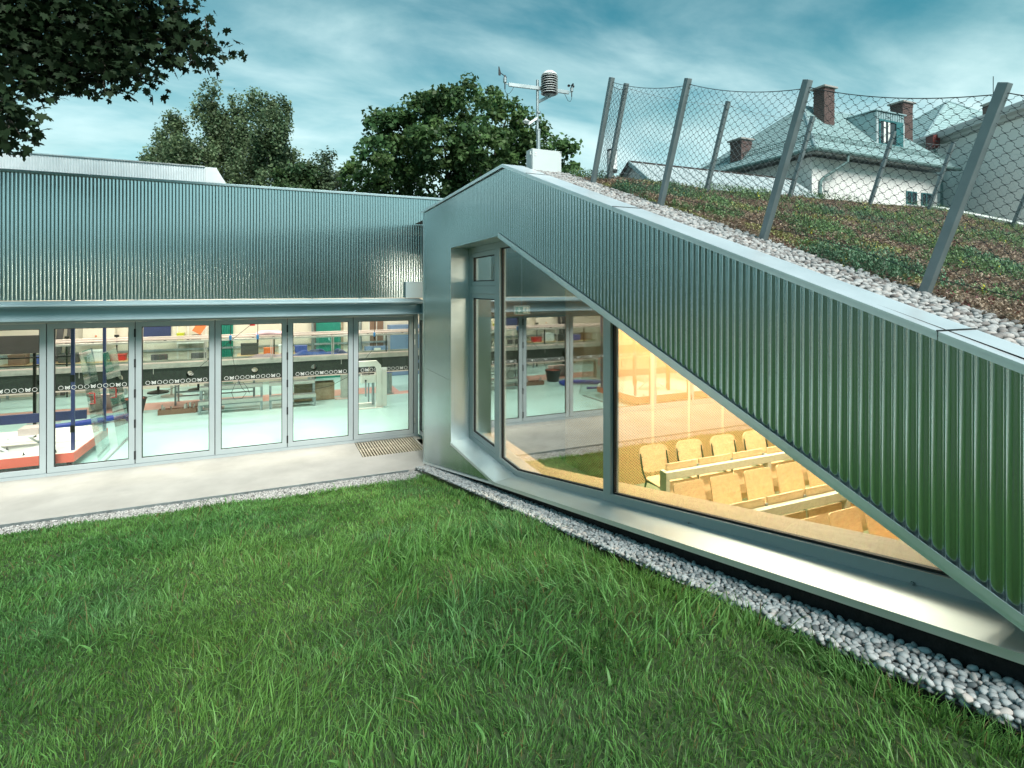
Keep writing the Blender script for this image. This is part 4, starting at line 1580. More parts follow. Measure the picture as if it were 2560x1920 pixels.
# soft things lying on and in the flume
def pad(name, label, cat, x0, x1, y0, y1, z, h, m, seed):
    n, k = 26, 6
    X, Y = np.meshgrid(np.linspace(x0, x1, n), np.linspace(y0, y1, k), indexing="ij")
    e = np.minimum(1, 5 * np.minimum((X - x0) / (x1 - x0), (x1 - X) / (x1 - x0)))
    Zt = z + h * (0.35 + 0.65 * vnoise(X * 3 + 20, Y * 3 + 20, 1.6, seed)) * np.sqrt(np.maximum(e, 0.02))
    idx = np.arange(n * k).reshape(n, k)
    q = np.stack([idx[:-1, :-1], idx[1:, :-1], idx[1:, 1:], idx[:-1, 1:]], -1).reshape(-1, 4)
    vt = np.stack([X, Y, Zt], -1).reshape(-1, 3)
    vb = np.stack([X, Y, np.full_like(X, z)], -1).reshape(-1, 3)
    rim = list(idx[:, 0]) + list(idx[-1, 1:]) + list(idx[::-1, -1][1:]) + list(idx[0, ::-1][1:-1])
    side = [(rim[i], rim[i] + n * k, rim[(i + 1) % len(rim)] + n * k, rim[(i + 1) % len(rim)]) for i in range(len(rim))]
    allq = np.concatenate([q, (q + n * k)[:, ::-1], np.array(side)])
    o = np_mesh(name, np.concatenate([vt, vb]), allq.ravel(), np.full(len(allq), 4), m, None, smooth=True)
    return tag(o, label, cat)


M["pink_foam"] = mat("pale pink foam", (0.72, 0.48, 0.55), 0.8, var=0.08)
pad("foam_mat", "pale pink foam mat lying on top of the flume rails", "mat", -2.58, -1.95, fy + 0.06, fy + 0.62, 1.70, 0.10, "pink_foam", 5)
pad("plastic_sheet", "crumpled blue plastic sheet lying inside the flume", "sheet", -1.75, -0.35, fy + 0.06, fy + 0.58, 1.05, 0.22, "blue", 6)
pad("cloth", "pink crumpled cloth inside the flume beside the blue sheet", "cloth", -2.75, -1.80, fy + 0.06, fy + 0.55, 1.05, 0.20, "pink_foam", 7)


# ---- step benches
def bench(label, x0, x1, y0):
    t = thing("step_bench", label, "bench", (x0, y0, 0), 0, "galvanised step benches in front of the flume")
    L_ = x1 - x0
    MB().box(0, L_, 0.02, 0.26, 0.255, 0.285).build("lower_tread", "galv", t)
    MB().box(0, L_, 0.30, 0.52, 0.535, 0.565).build("upper_tread", "galv", t)
    MB().box(0, L_, 0.005, 0.019, 0.215, 0.292).build("nosing", "steel", t)
    MB().box(0, L_, 0.285, 0.299, 0.50, 0.572).build("nosing", "steel", t)
    for xx in (0.0, L_ - 0.05):
        MB().box(xx, xx + 0.05, 0.02, 0.06, 0.0, 0.254).build("leg", "galv", t)
        MB().box(xx, xx + 0.05, 0.48, 0.52, 0.0, 0.534).build("leg", "galv", t)
        MB().box(xx, xx + 0.05, 0.30, 0.34, 0.286, 0.499).build("riser", "galv", t)
    MB().box(0.05, L_ - 0.05, 0.49, 0.51, 0.10, 0.13).build("stretcher", "galv", t)


bench("galvanised step bench in the middle below the flume", -3.72, -2.41, 5.28)
bench("galvanised step bench standing beside the rusty formwork box", -2.27, -1.24, 5.28)

fb = thing("formwork_box", "rusty steel formwork box on the floor under the flume", "formwork", (-1.70, 5.90, 0))
MB().box(0, 0.95, 0.0, 0.02, 0.01, 0.44).build("side", "rust", fb)
MB().box(0, 0.95, 0.20, 0.22, 0.01, 0.46).build("side", "rust", fb)
for xx in (0.0, 0.24, 0.46, 0.70, 0.93):
    MB().box(xx, xx + 0.02, -0.012, -0.001, 0.01, 0.45).build("rib", "rust", fb)
MB().box(0, 0.95, 0.021, 0.199, 0.005, 0.02).build("bottom", "rust", fb)

# ---- C-frame press
pr = thing("frame_press", "white C-shaped steel frame with hanging rods on turquoise floor by last door", "machine", (0, 4.45, 0))
MB().prism([(-0.52, 1.115), (0.055, 1.115), (0.155, 1.005), (0.155, 0.02), (0.045, 0.02), (0.045, 0.93), (0.005, 0.985), (-0.40, 0.985), (-0.43, 0.93), (-0.43, 0.80), (-0.52, 0.80)], "y", 0.0, 0.10).build("frame", "white_paint", pr, bevel=0.004)
MB().box(0.158, 0.295, 0.035, 0.05, 0.02, 0.945).build("flange", "white_paint", pr)
for zz in (0.30, 0.70):
    MB().prism([(0.158, zz), (0.28, zz), (0.158, zz - 0.10)], "y", 0.051, 0.10).build("gusset", "white_paint", pr)
MB().box(-0.305, 0.036, 0.0, 0.16, 0.60, 0.785).build("head_block", "white_paint", pr, bevel=0.004)
MB().lathe((-0.205, -0.02, 0.66), [(0.022, 0.0), (0.022, 0.019)], 14, "y").build("eye", "dark_metal", pr)
MB().box(-0.222, -0.188, -0.018, 0.0, 0.29, 0.64).build("rod", "galv", pr)
MB().box(-0.142, -0.112, 0.05, 0.07, 0.15, 0.60).build("rod", "galv", pr)
MB().box(-0.04, 0.02, 0.12, 0.15, 0.06, 0.60).build("rod", "galv", pr)
MB().tube([(-0.12, 0.05, 0.785), (-0.12, 0.05, 1.00)], 0.014, 10).build("spindle", "rust", pr)
MB().box(-0.28, 0.0, 0.02, 0.08, 0.80, 0.825).build("cross_bar", "dark_metal", pr)
MB().box(-0.50, 0.20, -0.06, 0.06, 0.0, 0.018).build("base_plate", "white_paint", pr)
MB().box(-0.40, 0.04, 0.20, 0.30, 0.0, 0.09).build("base_plate", "white_paint", pr)

cyl = thing("steel_cylinder", "grey steel cylinder with blue rim behind the white press", "cylinder", (0.66, 6.10, 0.0045))
MB().lathe((0, 0, 0), [(0.14, 0.0), (0.14, 0.01), (0.095, 0.02), (0.085, 0.54), (0.083, 0.56)], 24).build("body", "galv", cyl, smooth=True)
MB().lathe((0, 0, 0.561), [(0.10, 0.0), (0.12, 0.015), (0.12, 0.05), (0.09, 0.05)], 20).build("rim", "blue", cyl)

# ---- tub, tray and loose things on the floor
tub = thing("mortar_tub", "black mortar tub filled with red granules", "tub", (-5.05, 6.05, 0))
MB().lathe((0, 0, 0), [(0.17, 0.0), (0.235, 0.32), (0.25, 0.335), (0.25, 0.35), (0.225, 0.35), (0.21, 0.30)], 24).build("shell", "grey_tub", tub, smooth=True)
MB().lathe((0, 0, 0.30), [(0.215, 0.0), (0.205, 0.04), (0.10, 0.06), (0.02, 0.065)], 20).build("filling", "orange_red", tub, smooth=True)
tr = thing("parts_tray", "low wooden tray holding metal samples on the turquoise floor", "tray", (-4.52, 5.62, 0))
MB().box(0, 0.72, 0, 0.015, 0.0, 0.11).build("side", "brown", tr)
MB().box(0, 0.72, 0.20, 0.215, 0.0, 0.11).build("side", "brown", tr)
MB().box(-0.016, -0.001, 0, 0.215, 0.0, 0.11).build("end", "brown", tr)
MB().box(0.721, 0.736, 0, 0.215, 0.0, 0.11).build("end", "brown", tr)
MB().box(0, 0.72, 0.016, 0.199, 0.0, 0.015).build("bottom", "brown", tr)
for i in range(9):
    MB().box(0.04 + i * 0.076, 0.045 + i * 0.076, 0.02, 0.19, 0.02, 0.10).build("divider", "brown", tr)
for i, (xx, h) in enumerate(((0.07, 0.22), (0.10, 0.17), (0.24, 0.17), (0.50, 0.20), (0.54, 0.22), (0.60, 0.23), (0.65, 0.20))):
    MB().bar((xx, 0.05 + 0.02 * (i % 3), 0.02), (xx + random.uniform(-0.03, 0.05), 0.08, h), 0.035, 0.02).build("sample", "steel", tr)

tbl = thing("steel_table", "galvanised steel table frame behind the flume", "table", (-4.35, 6.65, 0))
MB().box(0, 1.75, 0, 0.55, 0.66, 0.70).build("top", "galv", tbl)
for xx in (0, 1.71):
    for yy in (0, 0.51):
        MB().box(xx, xx + 0.04, yy, yy + 0.04, 0.0, 0.659).build("leg", "galv", tbl)
MB().box(0.04, 1.71, 0.01, 0.03, 0.30, 0.34).build("rail", "galv", tbl)
MB().box(0.04, 1.71, 0.52, 0.54, 0.12, 0.15).build("rail", "galv", tbl)

# ---- platform test stand at the left
ps = thing("test_platform", "white test platform with salmon red edge behind the second glass door", "platform", (0, 0, 0))
MB().prism([(-7.6, 1.93), (-5.10, 1.93), (-5.02, 3.52), (-5.30, 3.9), (-7.6, 3.9)], "z", 0.245, 0.262).build("deck", "white_paint", ps)
MB().prism([(-7.6, 1.90), (-5.085, 1.90), (-5.085, 1.928), (-7.6, 1.928)], "z", 0.12, 0.262).build("edge_board", "orange_red", ps)
MB().prism([(-5.083, 1.90), (-4.995, 3.52), (-5.018, 3.522), (-5.098, 1.93)], "z", 0.12, 0.262).build("edge_board", "orange_red", ps)
for (xx, yy) in ((-5.2, 2.0), (-5.2, 3.4), (-7.3, 2.0), (-6.3, 2.0)):
    MB().box(xx, xx + 0.06, yy, yy + 0.06, 0.0, 0.244).build("leg", "dark_metal", ps)
for (xx, yy, zt) in ((-5.165, 2.06, 2.9), (-5.02, 3.28, 2.9)):
    MB().box(xx, xx + 0.045, yy, yy + 0.045, 0.263, zt).build("post", "navy", ps)
for zz in (0.55, 1.35):
    MB().box(-5.172, -5.113, 2.052, 2.059, zz, zz + 0.11).build("bracket", "dark_metal", ps)
MB().box(-7.6, -5.17, 2.90, 2.95, 0.585, 0.735).build("crossbeam", "navy", ps)
MB().box(-7.6, -5.17, 2.08, 2.09, 1.745, 1.765).build("rod", "cable", ps)
MB().box(-7.6, -5.17, 2.08, 2.09, 1.62, 1.64).build("rod", "cable", ps)
for (xx, yy) in ((-5.75, 2.05), (-5.35, 2.03), (-6.1, 2.5)):
    MB().lathe((xx, yy, 0.263), [(0.018, 0), (0.018, 0.01), (0.007, 0.012), (0.007, 0.04)], 10).build("bolt", "dark_metal", ps)
cb = thing("dark_panel", "charcoal board on a stand above the white platform", "board", (-6.75, 3.25, 0.263))
MB().box(0, 0.86, 0, 0.02, 1.45, 1.76).build("board", "dark_grey", cb)
for xx in (0.08, 0.74):
    MB().box(xx, xx + 0.04, 0.021, 0.06, 0.0, 1.70).build("upright", "dark_metal", cb)
mr_ = thing("motor_box", "black motor housing with rivets at the left edge of the doors", "motor", (-6.42, 2.30, 0.263))
MB().box(0, 0.14, 0, 0.12, 1.32, 1.72).build("housing", "lens_dark", mr_, bevel=0.006)
MB().box(0.142, 0.155, 0, 0.12, 1.33, 1.71).build("side_plate", "steel", mr_)
MB().box(0.03, 0.11, 0.03, 0.09, 0.0, 1.319).build("column", "dark_metal", mr_)
tt = thing("tilted_table", "small white folding table on the test platform", "table", (-6.35, 2.35, 0.263))
MB().box(0, 0.62, 0, 0.42, 0.20, 0.215).build("top", "white_plastic", tt)
for (a0, a1) in (((0.03, 0.02, 0.199), (0.30, 0.02, 0.005)), ((0.32, 0.02, 0.199), (0.02, 0.02, 0.005)), ((0.35, 0.40, 0.199), (0.6, 0.40, 0.005))):
    MB().bar(a0, a1, 0.015, 0.03).build("leg", "white_plastic", tt)
MB().box(0.40, 0.66, 0.1, 0.4, 0.217, 0.32).build("block", "pink_rail", tt)

# two leaning clear sheets with red handles
for i, (bx, tx, y0, y1, h, lab) in enumerate(((-4.84, -5.10, 2.20, 2.95, 1.80, "clear acrylic sheet with red handle leaning nearest the glass door"),
                                              (-4.72, -4.96, 2.98, 3.95, 1.70, "clear acrylic sheet with red handle leaning behind another sheet"))):
    ac = thing("acrylic_sheet", lab, "sheet", (bx, y0, 0.0))
    dx, dy = tx - bx, y1 - y0
    s = MB()
    s.v = [(0, 0, 0.003), (0, dy, 0.003), (dx, dy, h), (dx, 0, h), (0.006, 0, 0.003), (0.006, dy, 0.003), (dx + 0.006, dy, h), (dx + 0.006, 0, h)]
    s.f = [(0, 1, 2, 3), (7, 6, 5, 4), (0, 4, 5, 1), (1, 5, 6, 2), (2, 6, 7, 3), (3, 7, 4, 0)]
    s.build("sheet", "glass_thin", ac)
    hx, hz0 = dx * 0.55 + 0.01, h * 0.52
    MB().tube([(hx, 0.12, hz0), (hx + 0.06, 0.12, hz0), (hx + 0.055, 0.12, hz0 + 0.17), (hx - 0.02, 0.12, hz0 + 0.17)], 0.010, 8).build("handle", "red", ac)
rd = MB().bar((-4.74, 2.10, 0.014), (-4.70, 3.72, 0.014), 0.022, 0.022).build("steel_rod", "galv")
tag(rd, "thin grey steel rod lying on the turquoise floor", "rod")
hs = MB().tube([(-6.6, 4.9, 0.07), (-6.0, 5.0, 0.07), (-5.5, 5.25, 0.08), (-5.15, 5.42, 0.09), (-4.96, 5.40, 0.07), (-4.98, 5.20, 0.06)], 0.06, 12).build("blue_hose", "hose", None, smooth=True)
tag(hs, "thick blue hose lying on the hall floor", "hose")
hs = MB().tube([(-6.4, 4.35, 0.035), (-5.9, 4.3, 0.035), (-5.6, 4.45, 0.035), (-5.3, 4.5, 0.035)], 0.03, 10).build("blue_hose", "hose", None, smooth=True)
tag(hs, "thin blue hose with metal coupling near the platform", "hose")
pn = thing("pallet_box", "grey cardboard carton behind the clear sheets", "box", (-6.05, 6.85, 0.0045))
MB().box(0, 0.55, 0, 0.4, 0, 0.30).build("carton", "pink_rail", pn)
MB().quad((0, 0, 0.301), (0.55, 0, 0.301), (0.60, -0.16, 0.36), (-0.02, -0.16, 0.36)).build("flap", "pink_rail", pn)


# hanging cables with blue plugs
def hang(x, y, ztop, zplug, label):
    t = thing("hanging_plug", label, "cable", (x, y, 0))
    MB().tube([(0.02, 0, ztop), (0.01, 0, (ztop + zplug) / 2), (0, 0, zplug + 0.10)], 0.007, 6).build("cable", "cable", t)
    MB().lathe((0, 0, zplug), [(0.016, 0.0), (0.024, 0.02), (0.026, 0.09), (0.012, 0.105)], 12).build("plug", M["plug_blue"], t)
    MB().lathe((0, 0, zplug - 0.075), [(0.012, 0), (0.018, 0.01), (0.018, 0.074)], 10).build("socket", "cable", t)
    return t


M["plug_blue"] = mat("blue plug", (0.03, 0.22, 0.55), 0.4)
hang(-3.02, 4.2, 3.95, 1.74, "blue plug hanging on a cable before the teal curtain")
hang(-2.50, 4.2, 3.95, 1.74, "blue plug hanging on a cable by the pink foam mat")
hang(0.05, 4.75, 3.95, 1.66, "blue plug hanging on a cable above the white press")
cb1 = MB().tube([(-3.02, 4.2, 1.66), (-2.97, 4.2, 1.35), (-2.90, 4.2, 0.95), (-2.80, 4.2, 0.72), (-2.72, 4.2, 0.62), (-2.80, 4.2, 0.50), (-2.95, 4.2, 0.50), (-3.00, 4.2, 0.64), (-2.92, 4.2, 0.84), (-2.78, 4.2, 0.84), (-2.70, 4.2, 0.72), (-2.66, 4.2, 0.60)], 0.005, 6).build("looped_cable", "cable", None)
tag(cb1, "black cable hanging in loops before the flume girder", "cable")
cb2 = MB().tube([(-2.3, 3.9, 2.35), (-3.0, 3.95, 1.75), (-3.55, 4.0, 1.25), (-4.0, 4.6, 0.8), (-4.5, 5.4, 0.5), (-4.85, 5.9, 0.37)], 0.005, 6).build("slanting_cable", "cable", None)
tag(cb2, "black cable running down slantwise to the mortar tub", "cable")
cb3 = MB().tube([(-1.85, 4.6, 0.66), (-1.6, 4.6, 0.55), (-1.3, 4.6, 0.52), (-0.95, 4.6, 0.58), (-0.6, 4.6, 0.75), (-0.3, 4.65, 1.0), (0.0, 4.72, 1.35), (0.05, 4.75, 1.58)], 0.005, 6).build("sagging_cable", "cable", None)
tag(cb3, "black cable sagging from the press towards the benches", "cable")

# ---- workbench with small stuff before the back wall
def workbench(x0, x1, label):
    t = thing("workbench", label, "workbench", (x0, 8.75, 0))
    L_ = x1 - x0
    MB().box(0, L_, 0, 0.6, 0.86, 0.90).build("top", "wood", t)
    for xx in (0.02, L_ - 0.07):
        for yy in (0.02, 0.53):
            MB().box(xx, xx + 0.05, yy, yy + 0.05, 0, 0.859).build("leg", "galv", t)
    MB().box(0.07, L_ - 0.07, 0.54, 0.57, 0.25, 0.30).build("rail", "galv", t)


workbench(-8.4, -5.7, "long workbench before the cream cabinet at the back of the hall")
workbench(-3.1, -1.1, "workbench before the back wall between curtain and green door")
small = [(-8.2, "cardboard parcel at the far end of the long workbench", "brown", .34, .3, .26), (-7.7, "blue plastic bin on the long workbench", "blue", .3, .3, .2), (-7.2, "grey instrument case on the long workbench", "dark_grey", .42, .25, .22),
         (-6.6, "white instrument box on the long workbench", "white_plastic", .36, .28, .3), (-6.1, "red tool box on the long workbench", "red", .34, .2, .17), (-3.0, "grey screen on the workbench by the teal curtain", "dark_grey", .46, .06, .34),
         (-2.4, "orange case on the workbench by the teal curtain", "orange", .3, .22, .18), (-2.0, "white instrument box beside the orange case", "white_plastic", .32, .28, .25), (-1.55, "blue plastic bin by the green door", "blue", .34, .3, .2)]
for (xx, lab, m_, w_, d_, h_) in small:
    t = thing("bench_item", lab, lab.split(" on ")[0].split(" at ")[0].split(" by ")[0].split(" beside ")[0].split()[-1], (xx, 8.85, 0.901))
    MB().box(0, w_, 0, d_, 0, h_ * 0.8).build("body", m_, t, bevel=0.012)
    MB().box(-0.006, w_ + 0.006, -0.006, d_ + 0.006, h_ * 0.8 + 0.001, h_).build("lid", m_, t, bevel=0.008)
for i, (xx, rr) in enumerate(((-5.62, 0.05), (-1.02, 0.035), (0.42, 0.05))):
    t = thing("wall_pipe", ["grey pipe on the back wall beside the navy board", "thin grey pipe on the back wall left of the green door", "grey pipe on the back wall left of the brown shutter"][i], "pipe", (xx, HYB - 0.09, 0))
    MB().tube([(0, 0, 0.0), (0, 0, 3.94)], rr, 12).build("tube", "galv", t, smooth=True)
    for zz in (0.5, 1.3, 2.0):
        MB().lathe((0, 0, zz), [(rr + 0.008, 0), (rr + 0.008, 0.03)], 12).build("clip", "steel", t)
tray_ = thing("cable_tray", "galvanised cable tray along the back wall of the hall", "cable tray", (HX0, HYB, 1.05))
MB().box(0, 17.0, -0.09, -0.085, 0.0, 0.06).build("side", "galv", tray_)
MB().box(0, 17.0, -0.084, -0.003, 0.0, 0.005).build("bottom", "galv", tray_)
MB().tube([(0, -0.04, 0.03), (17.0, -0.04, 0.03)], 0.018, 6).build("cable", "cable", tray_)

# ---- things along the back wall
def wall_box(name, label, cat, m, x0, x1, z0, z1, depth=0.05, y=HYB):
    o = MB().box(x0, x1, y - depth, y - 0.002, z0, z1).build(name, m, None, bevel=0.004)
    return tag(o, label, cat)


gd = thing("green_door", "teal green steel door in the cream back wall of the hall", "door", (-0.912, HYB, 0))
MB().box(0, 0.74, -0.045, -0.002, 0.0, 2.1).build("leaf", "teal_door", gd)
MB().box(-0.05, -0.001, -0.06, -0.002, 0.0, 2.15).build("jamb", "dark_grey", gd)
MB().box(0.741, 0.82, -0.06, -0.002, 0.0, 2.15).build("jamb", "rust", gd)
MB().box(0.64, 0.67, -0.09, -0.046, 1.02, 1.06).build("handle", "steel", gd)
cu = MB()
for i in range(9):
    cu.tube([(-3.50 + i * 0.032, HYB - 0.06 + 0.02 * (i % 2), 0.05), (-3.50 + i * 0.032, HYB - 0.06 + 0.02 * (i % 2), 2.2)], 0.024, 6)
tag(cu.build("teal_curtain", "teal_door", None, smooth=True), "narrow teal curtain on the back wall of the hall", "curtain")
sht = thing("brown_shutter", "brown double shutter in white frame on the back wall", "shutter", (0.70, HYB, 0.0))
MB().box(0, 0.50, -0.03, -0.002, 0.6, 2.2).build("frame", "white_paint", sht)
for i in range(2):
    MB().box(0.03 + i * 0.235, 0.235 + i * 0.235, -0.05, -0.031, 0.65, 2.15).build("leaf", "brown", sht)
bc = thing("blue_cabinet", "tall blue grey cupboard against the back wall of the hall", "cupboard", (1.30, HYB, 0.0))
MB().box(0, 1.1, -0.45, -0.005, 0.0, 1.62).build("carcass", "lav_blue", bc, bevel=0.005)
MB().box(0.01, 0.54, -0.468, -0.451, 0.04, 1.60).build("door", "lav_blue", bc)
MB().box(0.55, 1.09, -0.468, -0.451, 0.04, 1.60).build("door", "lav_blue", bc)
bc2 = thing("storage_locker", "low blue locker beside the tall blue cupboard", "locker", (0.55, HYB, 0.0))
MB().box(0, 0.7, -0.45, -0.065, 0.0, 0.95).build("carcass", "lav_blue", bc2, bevel=0.005)
for i in range(3):
    MB().box(0.02 + i * 0.225, 0.225 + i * 0.225, -0.465, -0.451, 0.05, 0.92).build("door", "white_paint" if i == 1 else "lav_blue", bc2)
wall_box("notice_board", "navy blue board on the back wall of the hall", "board", "navy", -5.46, -4.80, 1.38, 2.05)
yc = thing("crate_stack", "yellow green plastic crate on a shelf by the orange sheets", "crate", (-4.62, HYB - 0.35, 1.36))
MB().box(0, 0.16, 0, 0.3, 0.0, 0.18).build("body", "yellow", yc, bevel=0.01)
MB().box(-0.01, 0.17, -0.01, 0.31, 0.181, 0.20).build("rim", "yellow", yc)
shf = thing("wall_shelf", "white shelf rack against the back wall holding coloured goods", "shelf", (-4.66, HYB, 0.0))
MB().box(0, 0.75, -0.40, -0.01, 1.33, 1.355).build("board", "white_paint", shf)
for xx in (0.0, 0.26, 0.71):
    MB().box(xx, xx + 0.04, -0.03, -0.01, 0.0, 2.1).build("upright", "white_paint", shf)
MB().box(0.05, 0.70, -0.40, -0.35, 1.27, 1.325).build("rail", "white_paint", shf)
osh = MB().bar((-4.15, HYB - 0.30, 1.56), (-4.0, HYB - 0.25, 1.80), 0.24, 0.02, (0, 1, 0)).build("orange_folder", "orange")
tag(osh, "orange folder standing tilted on the hall shelf", "folder")
dk = MB().box(-4.28, -4.02, HYB - 0.3, HYB - 0.1, 1.357, 1.50).build("black_bag", "lens_dark", None, bevel=0.03)
tag(dk, "black bag lying on the hall shelf below the orange folder", "bag")
wc = thing("switch_cabinet", "cream electrical cabinet on the back wall with small warning marks", "cabinet", (-6.80, HYB, 1.42))
MB().box(0, 0.72, -0.20, -0.005, 0, 0.85).build("body", "cream_wall", wc, bevel=0.006)
MB().box(0.015, 0.70, -0.212, -0.201, 0.015, 0.83).build("door", "cream_wall", wc)
MB().lathe((0.30, -0.213, 0.12), [(0.02, 0.0), (0.02, -0.02)], 12, "y").build("button", "orange", wc)
MB().box(0.29, 0.34, -0.215, -0.2125, 0.03, 0.06).build("label_plate", "yellow", wc)
for xx in (-7.05, -5.98):
    t = thing("floor_valve", "black T-shaped valve key standing by the cream cabinet" if xx < -6.5 else "black T-shaped valve key standing by the navy board", "valve", (xx, HYB - 0.5, 0))
    MB().tube([(0, 0, 0.0), (0, 0, 1.52)], 0.018, 8).build("stem", "lens_dark", t)
    MB().box(-0.05, 0.05, -0.03, 0.03, 1.521, 1.58).build("grip", "lens_dark", t)
wp = wall_box("wall_plate", "small red sign on the back wall of the hall", "sign", "red", -2.78, -2.64, 1.70, 1.95, 0.012)
for i, (xx, ll) in enumerate(((-7.60, 0.16), (-7.40, 0.14), (-7.2, 0.10))):
    t = MB().bar((xx, HYB - 0.30, 0.02), (xx + 0.12, HYB - 0.06, 2.0), ll, 0.03, (0, 1, 0)).build("leaning_board", "dark_grey" if i else "rust")
    tag(t, ["brown plank leaning on the back wall at the left", "wide grey board leaning on the back wall beside the brown plank", "narrow grey board leaning on the back wall near the cream cabinet"][i], "board")
rt = thing("round_table", "round white table seen through the flume glass", "table", (-4.6, 8.1, 0))
MB().lathe((0, 0, 0.72), [(0.45, 0.0), (0.46, 0.01), (0.46, 0.025), (0.45, 0.03)], 32).build("top", "white_paint", rt)
MB().lathe((0, 0, 0), [(0.25, 0), (0.24, 0.02), (0.03, 0.03), (0.03, 0.719)], 20).build("pedestal", "steel", rt)
for i, (xx, lab) in enumerate(((-5.0, "dark office chair at the left of the round white table"), (-4.05, "dark office chair at the right of the round white table"))):
    oc = thing("office_chair", lab, "chair", (xx, 8.75, 0), 0, "office chairs at the round table")
    MB().box(-0.22, 0.22, -0.22, 0.22, 0.44, 0.50).build("seat", "dark_grey", oc, bevel=0.03)
    MB().box(-0.20, 0.20, 0.18, 0.23, 0.56, 1.02).build("backrest", "dark_grey", oc, bevel=0.03)
    MB().lathe((0, 0, 0), [(0.26, 0.0), (0.25, 0.03), (0.03, 0.08), (0.03, 0.439)], 14).build("base", "dark_metal", oc)
    MB().box(-0.03, 0.03, 0.19, 0.22, 0.501, 0.56).build("back_stay", "dark_metal", oc)

# ================================================================== LECTURE ROOM INSIDE THE WING
lf = s_box("lecture_floor", "carpet", 0.24, 7.40, -9.5, 1.40, -0.3, 0.0)
s_box("foyer_wall", "block_wall", 0.43, 7.40, 1.40, 1.48, -0.3, 4.0)
bw = s_box("foyer_pier", "block_wall", 0.55, 1.05, 0.9, 1.39, 0.0, 3.69)
# perforated timber walls: panels with plain joints
pwall = thing("perforated_wall", "perforated plywood wall behind the rows of lecture seats", "wall panelling", (0, 0, 0))
edges_ = [2.12, 2.845, 3.52, 4.19, 4.86, 5.53, 6.2, 6.87, 7.39]
for i in range(len(edges_) - 1):
    MB().box(edges_[i] + (0.03 if i else 0.0), edges_[i + 1] - 0.03, -2.22, -2.19, 0.005, 3.66).build("panel", "perf", pwall)
    if i:
        MB().box(edges_[i] - 0.029, edges_[i] + 0.029, -2.215, -2.19, 0.005, 3.66).build("joint_strip", "wood_strip", pwall)
MB().box(2.12, 2.15, -2.187, -0.90, 0.005, 3.66).build("panel", "perf", pwall)
MB().box(2.151, 2.9, -0.93, -0.90, 0.005, 3.66).build("panel", "perf", pwall)
wbm = MB().box(0.45, 7.3, 0.72, 0.86, 2.30, 2.62).build("wood_beam", "wood_beam")
tag(wbm, "knotty timber beam across the lecture room behind the glass", "beam")
ex = thing("exit_sign", "green exit sign with white arrow and running figure hung behind the glass", "sign", (1.42, -0.45, 2.40))
MB().box(-0.02, 0.27, -0.02, 0.02, -0.005, 0.145).build("housing", "white_plastic", ex, bevel=0.015)
MB().box(0.0, 0.25, -0.026, -0.021, 0.01, 0.13).build("panel", "sign_green", ex)
arr = MB()
arr.box(0.058, 0.074, -0.0285, -0.0265, 0.055, 0.115)
arr.prism([(0.030, 0.068), (0.066, 0.026), (0.102, 0.068), (0.090, 0.076), (0.066, 0.048), (0.042, 0.076)], "y", -0.0285, -0.0266)
arr.build("arrow", "sticker", ex)
MB().box(0.135, 0.238, -0.0283, -0.0262, 0.022, 0.12).build("door_symbol", "sticker", ex)
man = MB()
man.lathe((0.192, -0.0310, 0.108), [(0.009, 0.0), (0.009, 0.0015)], 10, "y")
for (p, q) in (((0.188, 0.098), (0.176, 0.066)), ((0.186, 0.094), (0.205, 0.080)), ((0.186, 0.094), (0.165, 0.086)), ((0.165, 0.086), (0.155, 0.072)), ((0.176, 0.066), (0.200, 0.052)), ((0.200, 0.052), (0.196, 0.030)), ((0.176, 0.066), (0.160, 0.044)), ((0.160, 0.044), (0.142, 0.042))):
    man.bar((p[0], -0.0300, p[1]), (q[0], -0.0300, q[1]), 0.0025, 0.010, (0, 0, 1))
man.build("running_figure", "sign_green", ex)
MB().tube([(0.125, 0, 0.146), (0.125, 0, 1.29)], 0.006, 6).build("hanger", "galv", ex)


# ---- stackable chairs along the wall
def rounded(w, h, r, n=5, taper=0.0):
    pts = []
    for (cx, cz, a0) in ((w / 2 - r, h - r, 0), (-w / 2 + r, h - r, 90), (-w / 2 + r + taper, r, 180), (w / 2 - r - taper, r, 270)):
        for k in range(n + 1):
            an = R(a0 + 90 * k / n)
            pts.append((cx + r * math.cos(an), cz + r * math.sin(an)))
    return pts


def shell(poly, thick, bend):
    """plywood shell from an outline, bowed about the vertical"""
    m = MB()
    k = len(poly)
    cx, cz = sum(p[0] for p in poly) / k, sum(p[1] for p in poly) / k
    for s in (0, 1):
        for fr in (0.0, 0.5, 1.0):
            if fr == 0.0:
                m.v.append((cx, bend * cx * cx + s * thick, cz))
            else:
                for p in poly:
                    x, z = cx + (p[0] - cx) * fr, cz + (p[1] - cz) * fr
                    m.v.append((x, -bend * x * x + s * thick, z))
    tot = 1 + 2 * k
    for s in (0, 1):
        o_ = s * tot
        for i in range(k):
            j = (i + 1) % k
            t = (o_, o_ + 1 + i, o_ + 1 + j)
            q = (o_ + 1 + i, o_ + 1 + k + i, o_ + 1 + k + j, o_ + 1 + j)
            m.f += [t, q] if s else [t[::-1], q[::-1]]
    for i in range(k):
        j = (i + 1) % k
        m.f.append((1 + k + i, 1 + k + j, tot + 1 + k + j, tot + 1 + k + i))
    return m


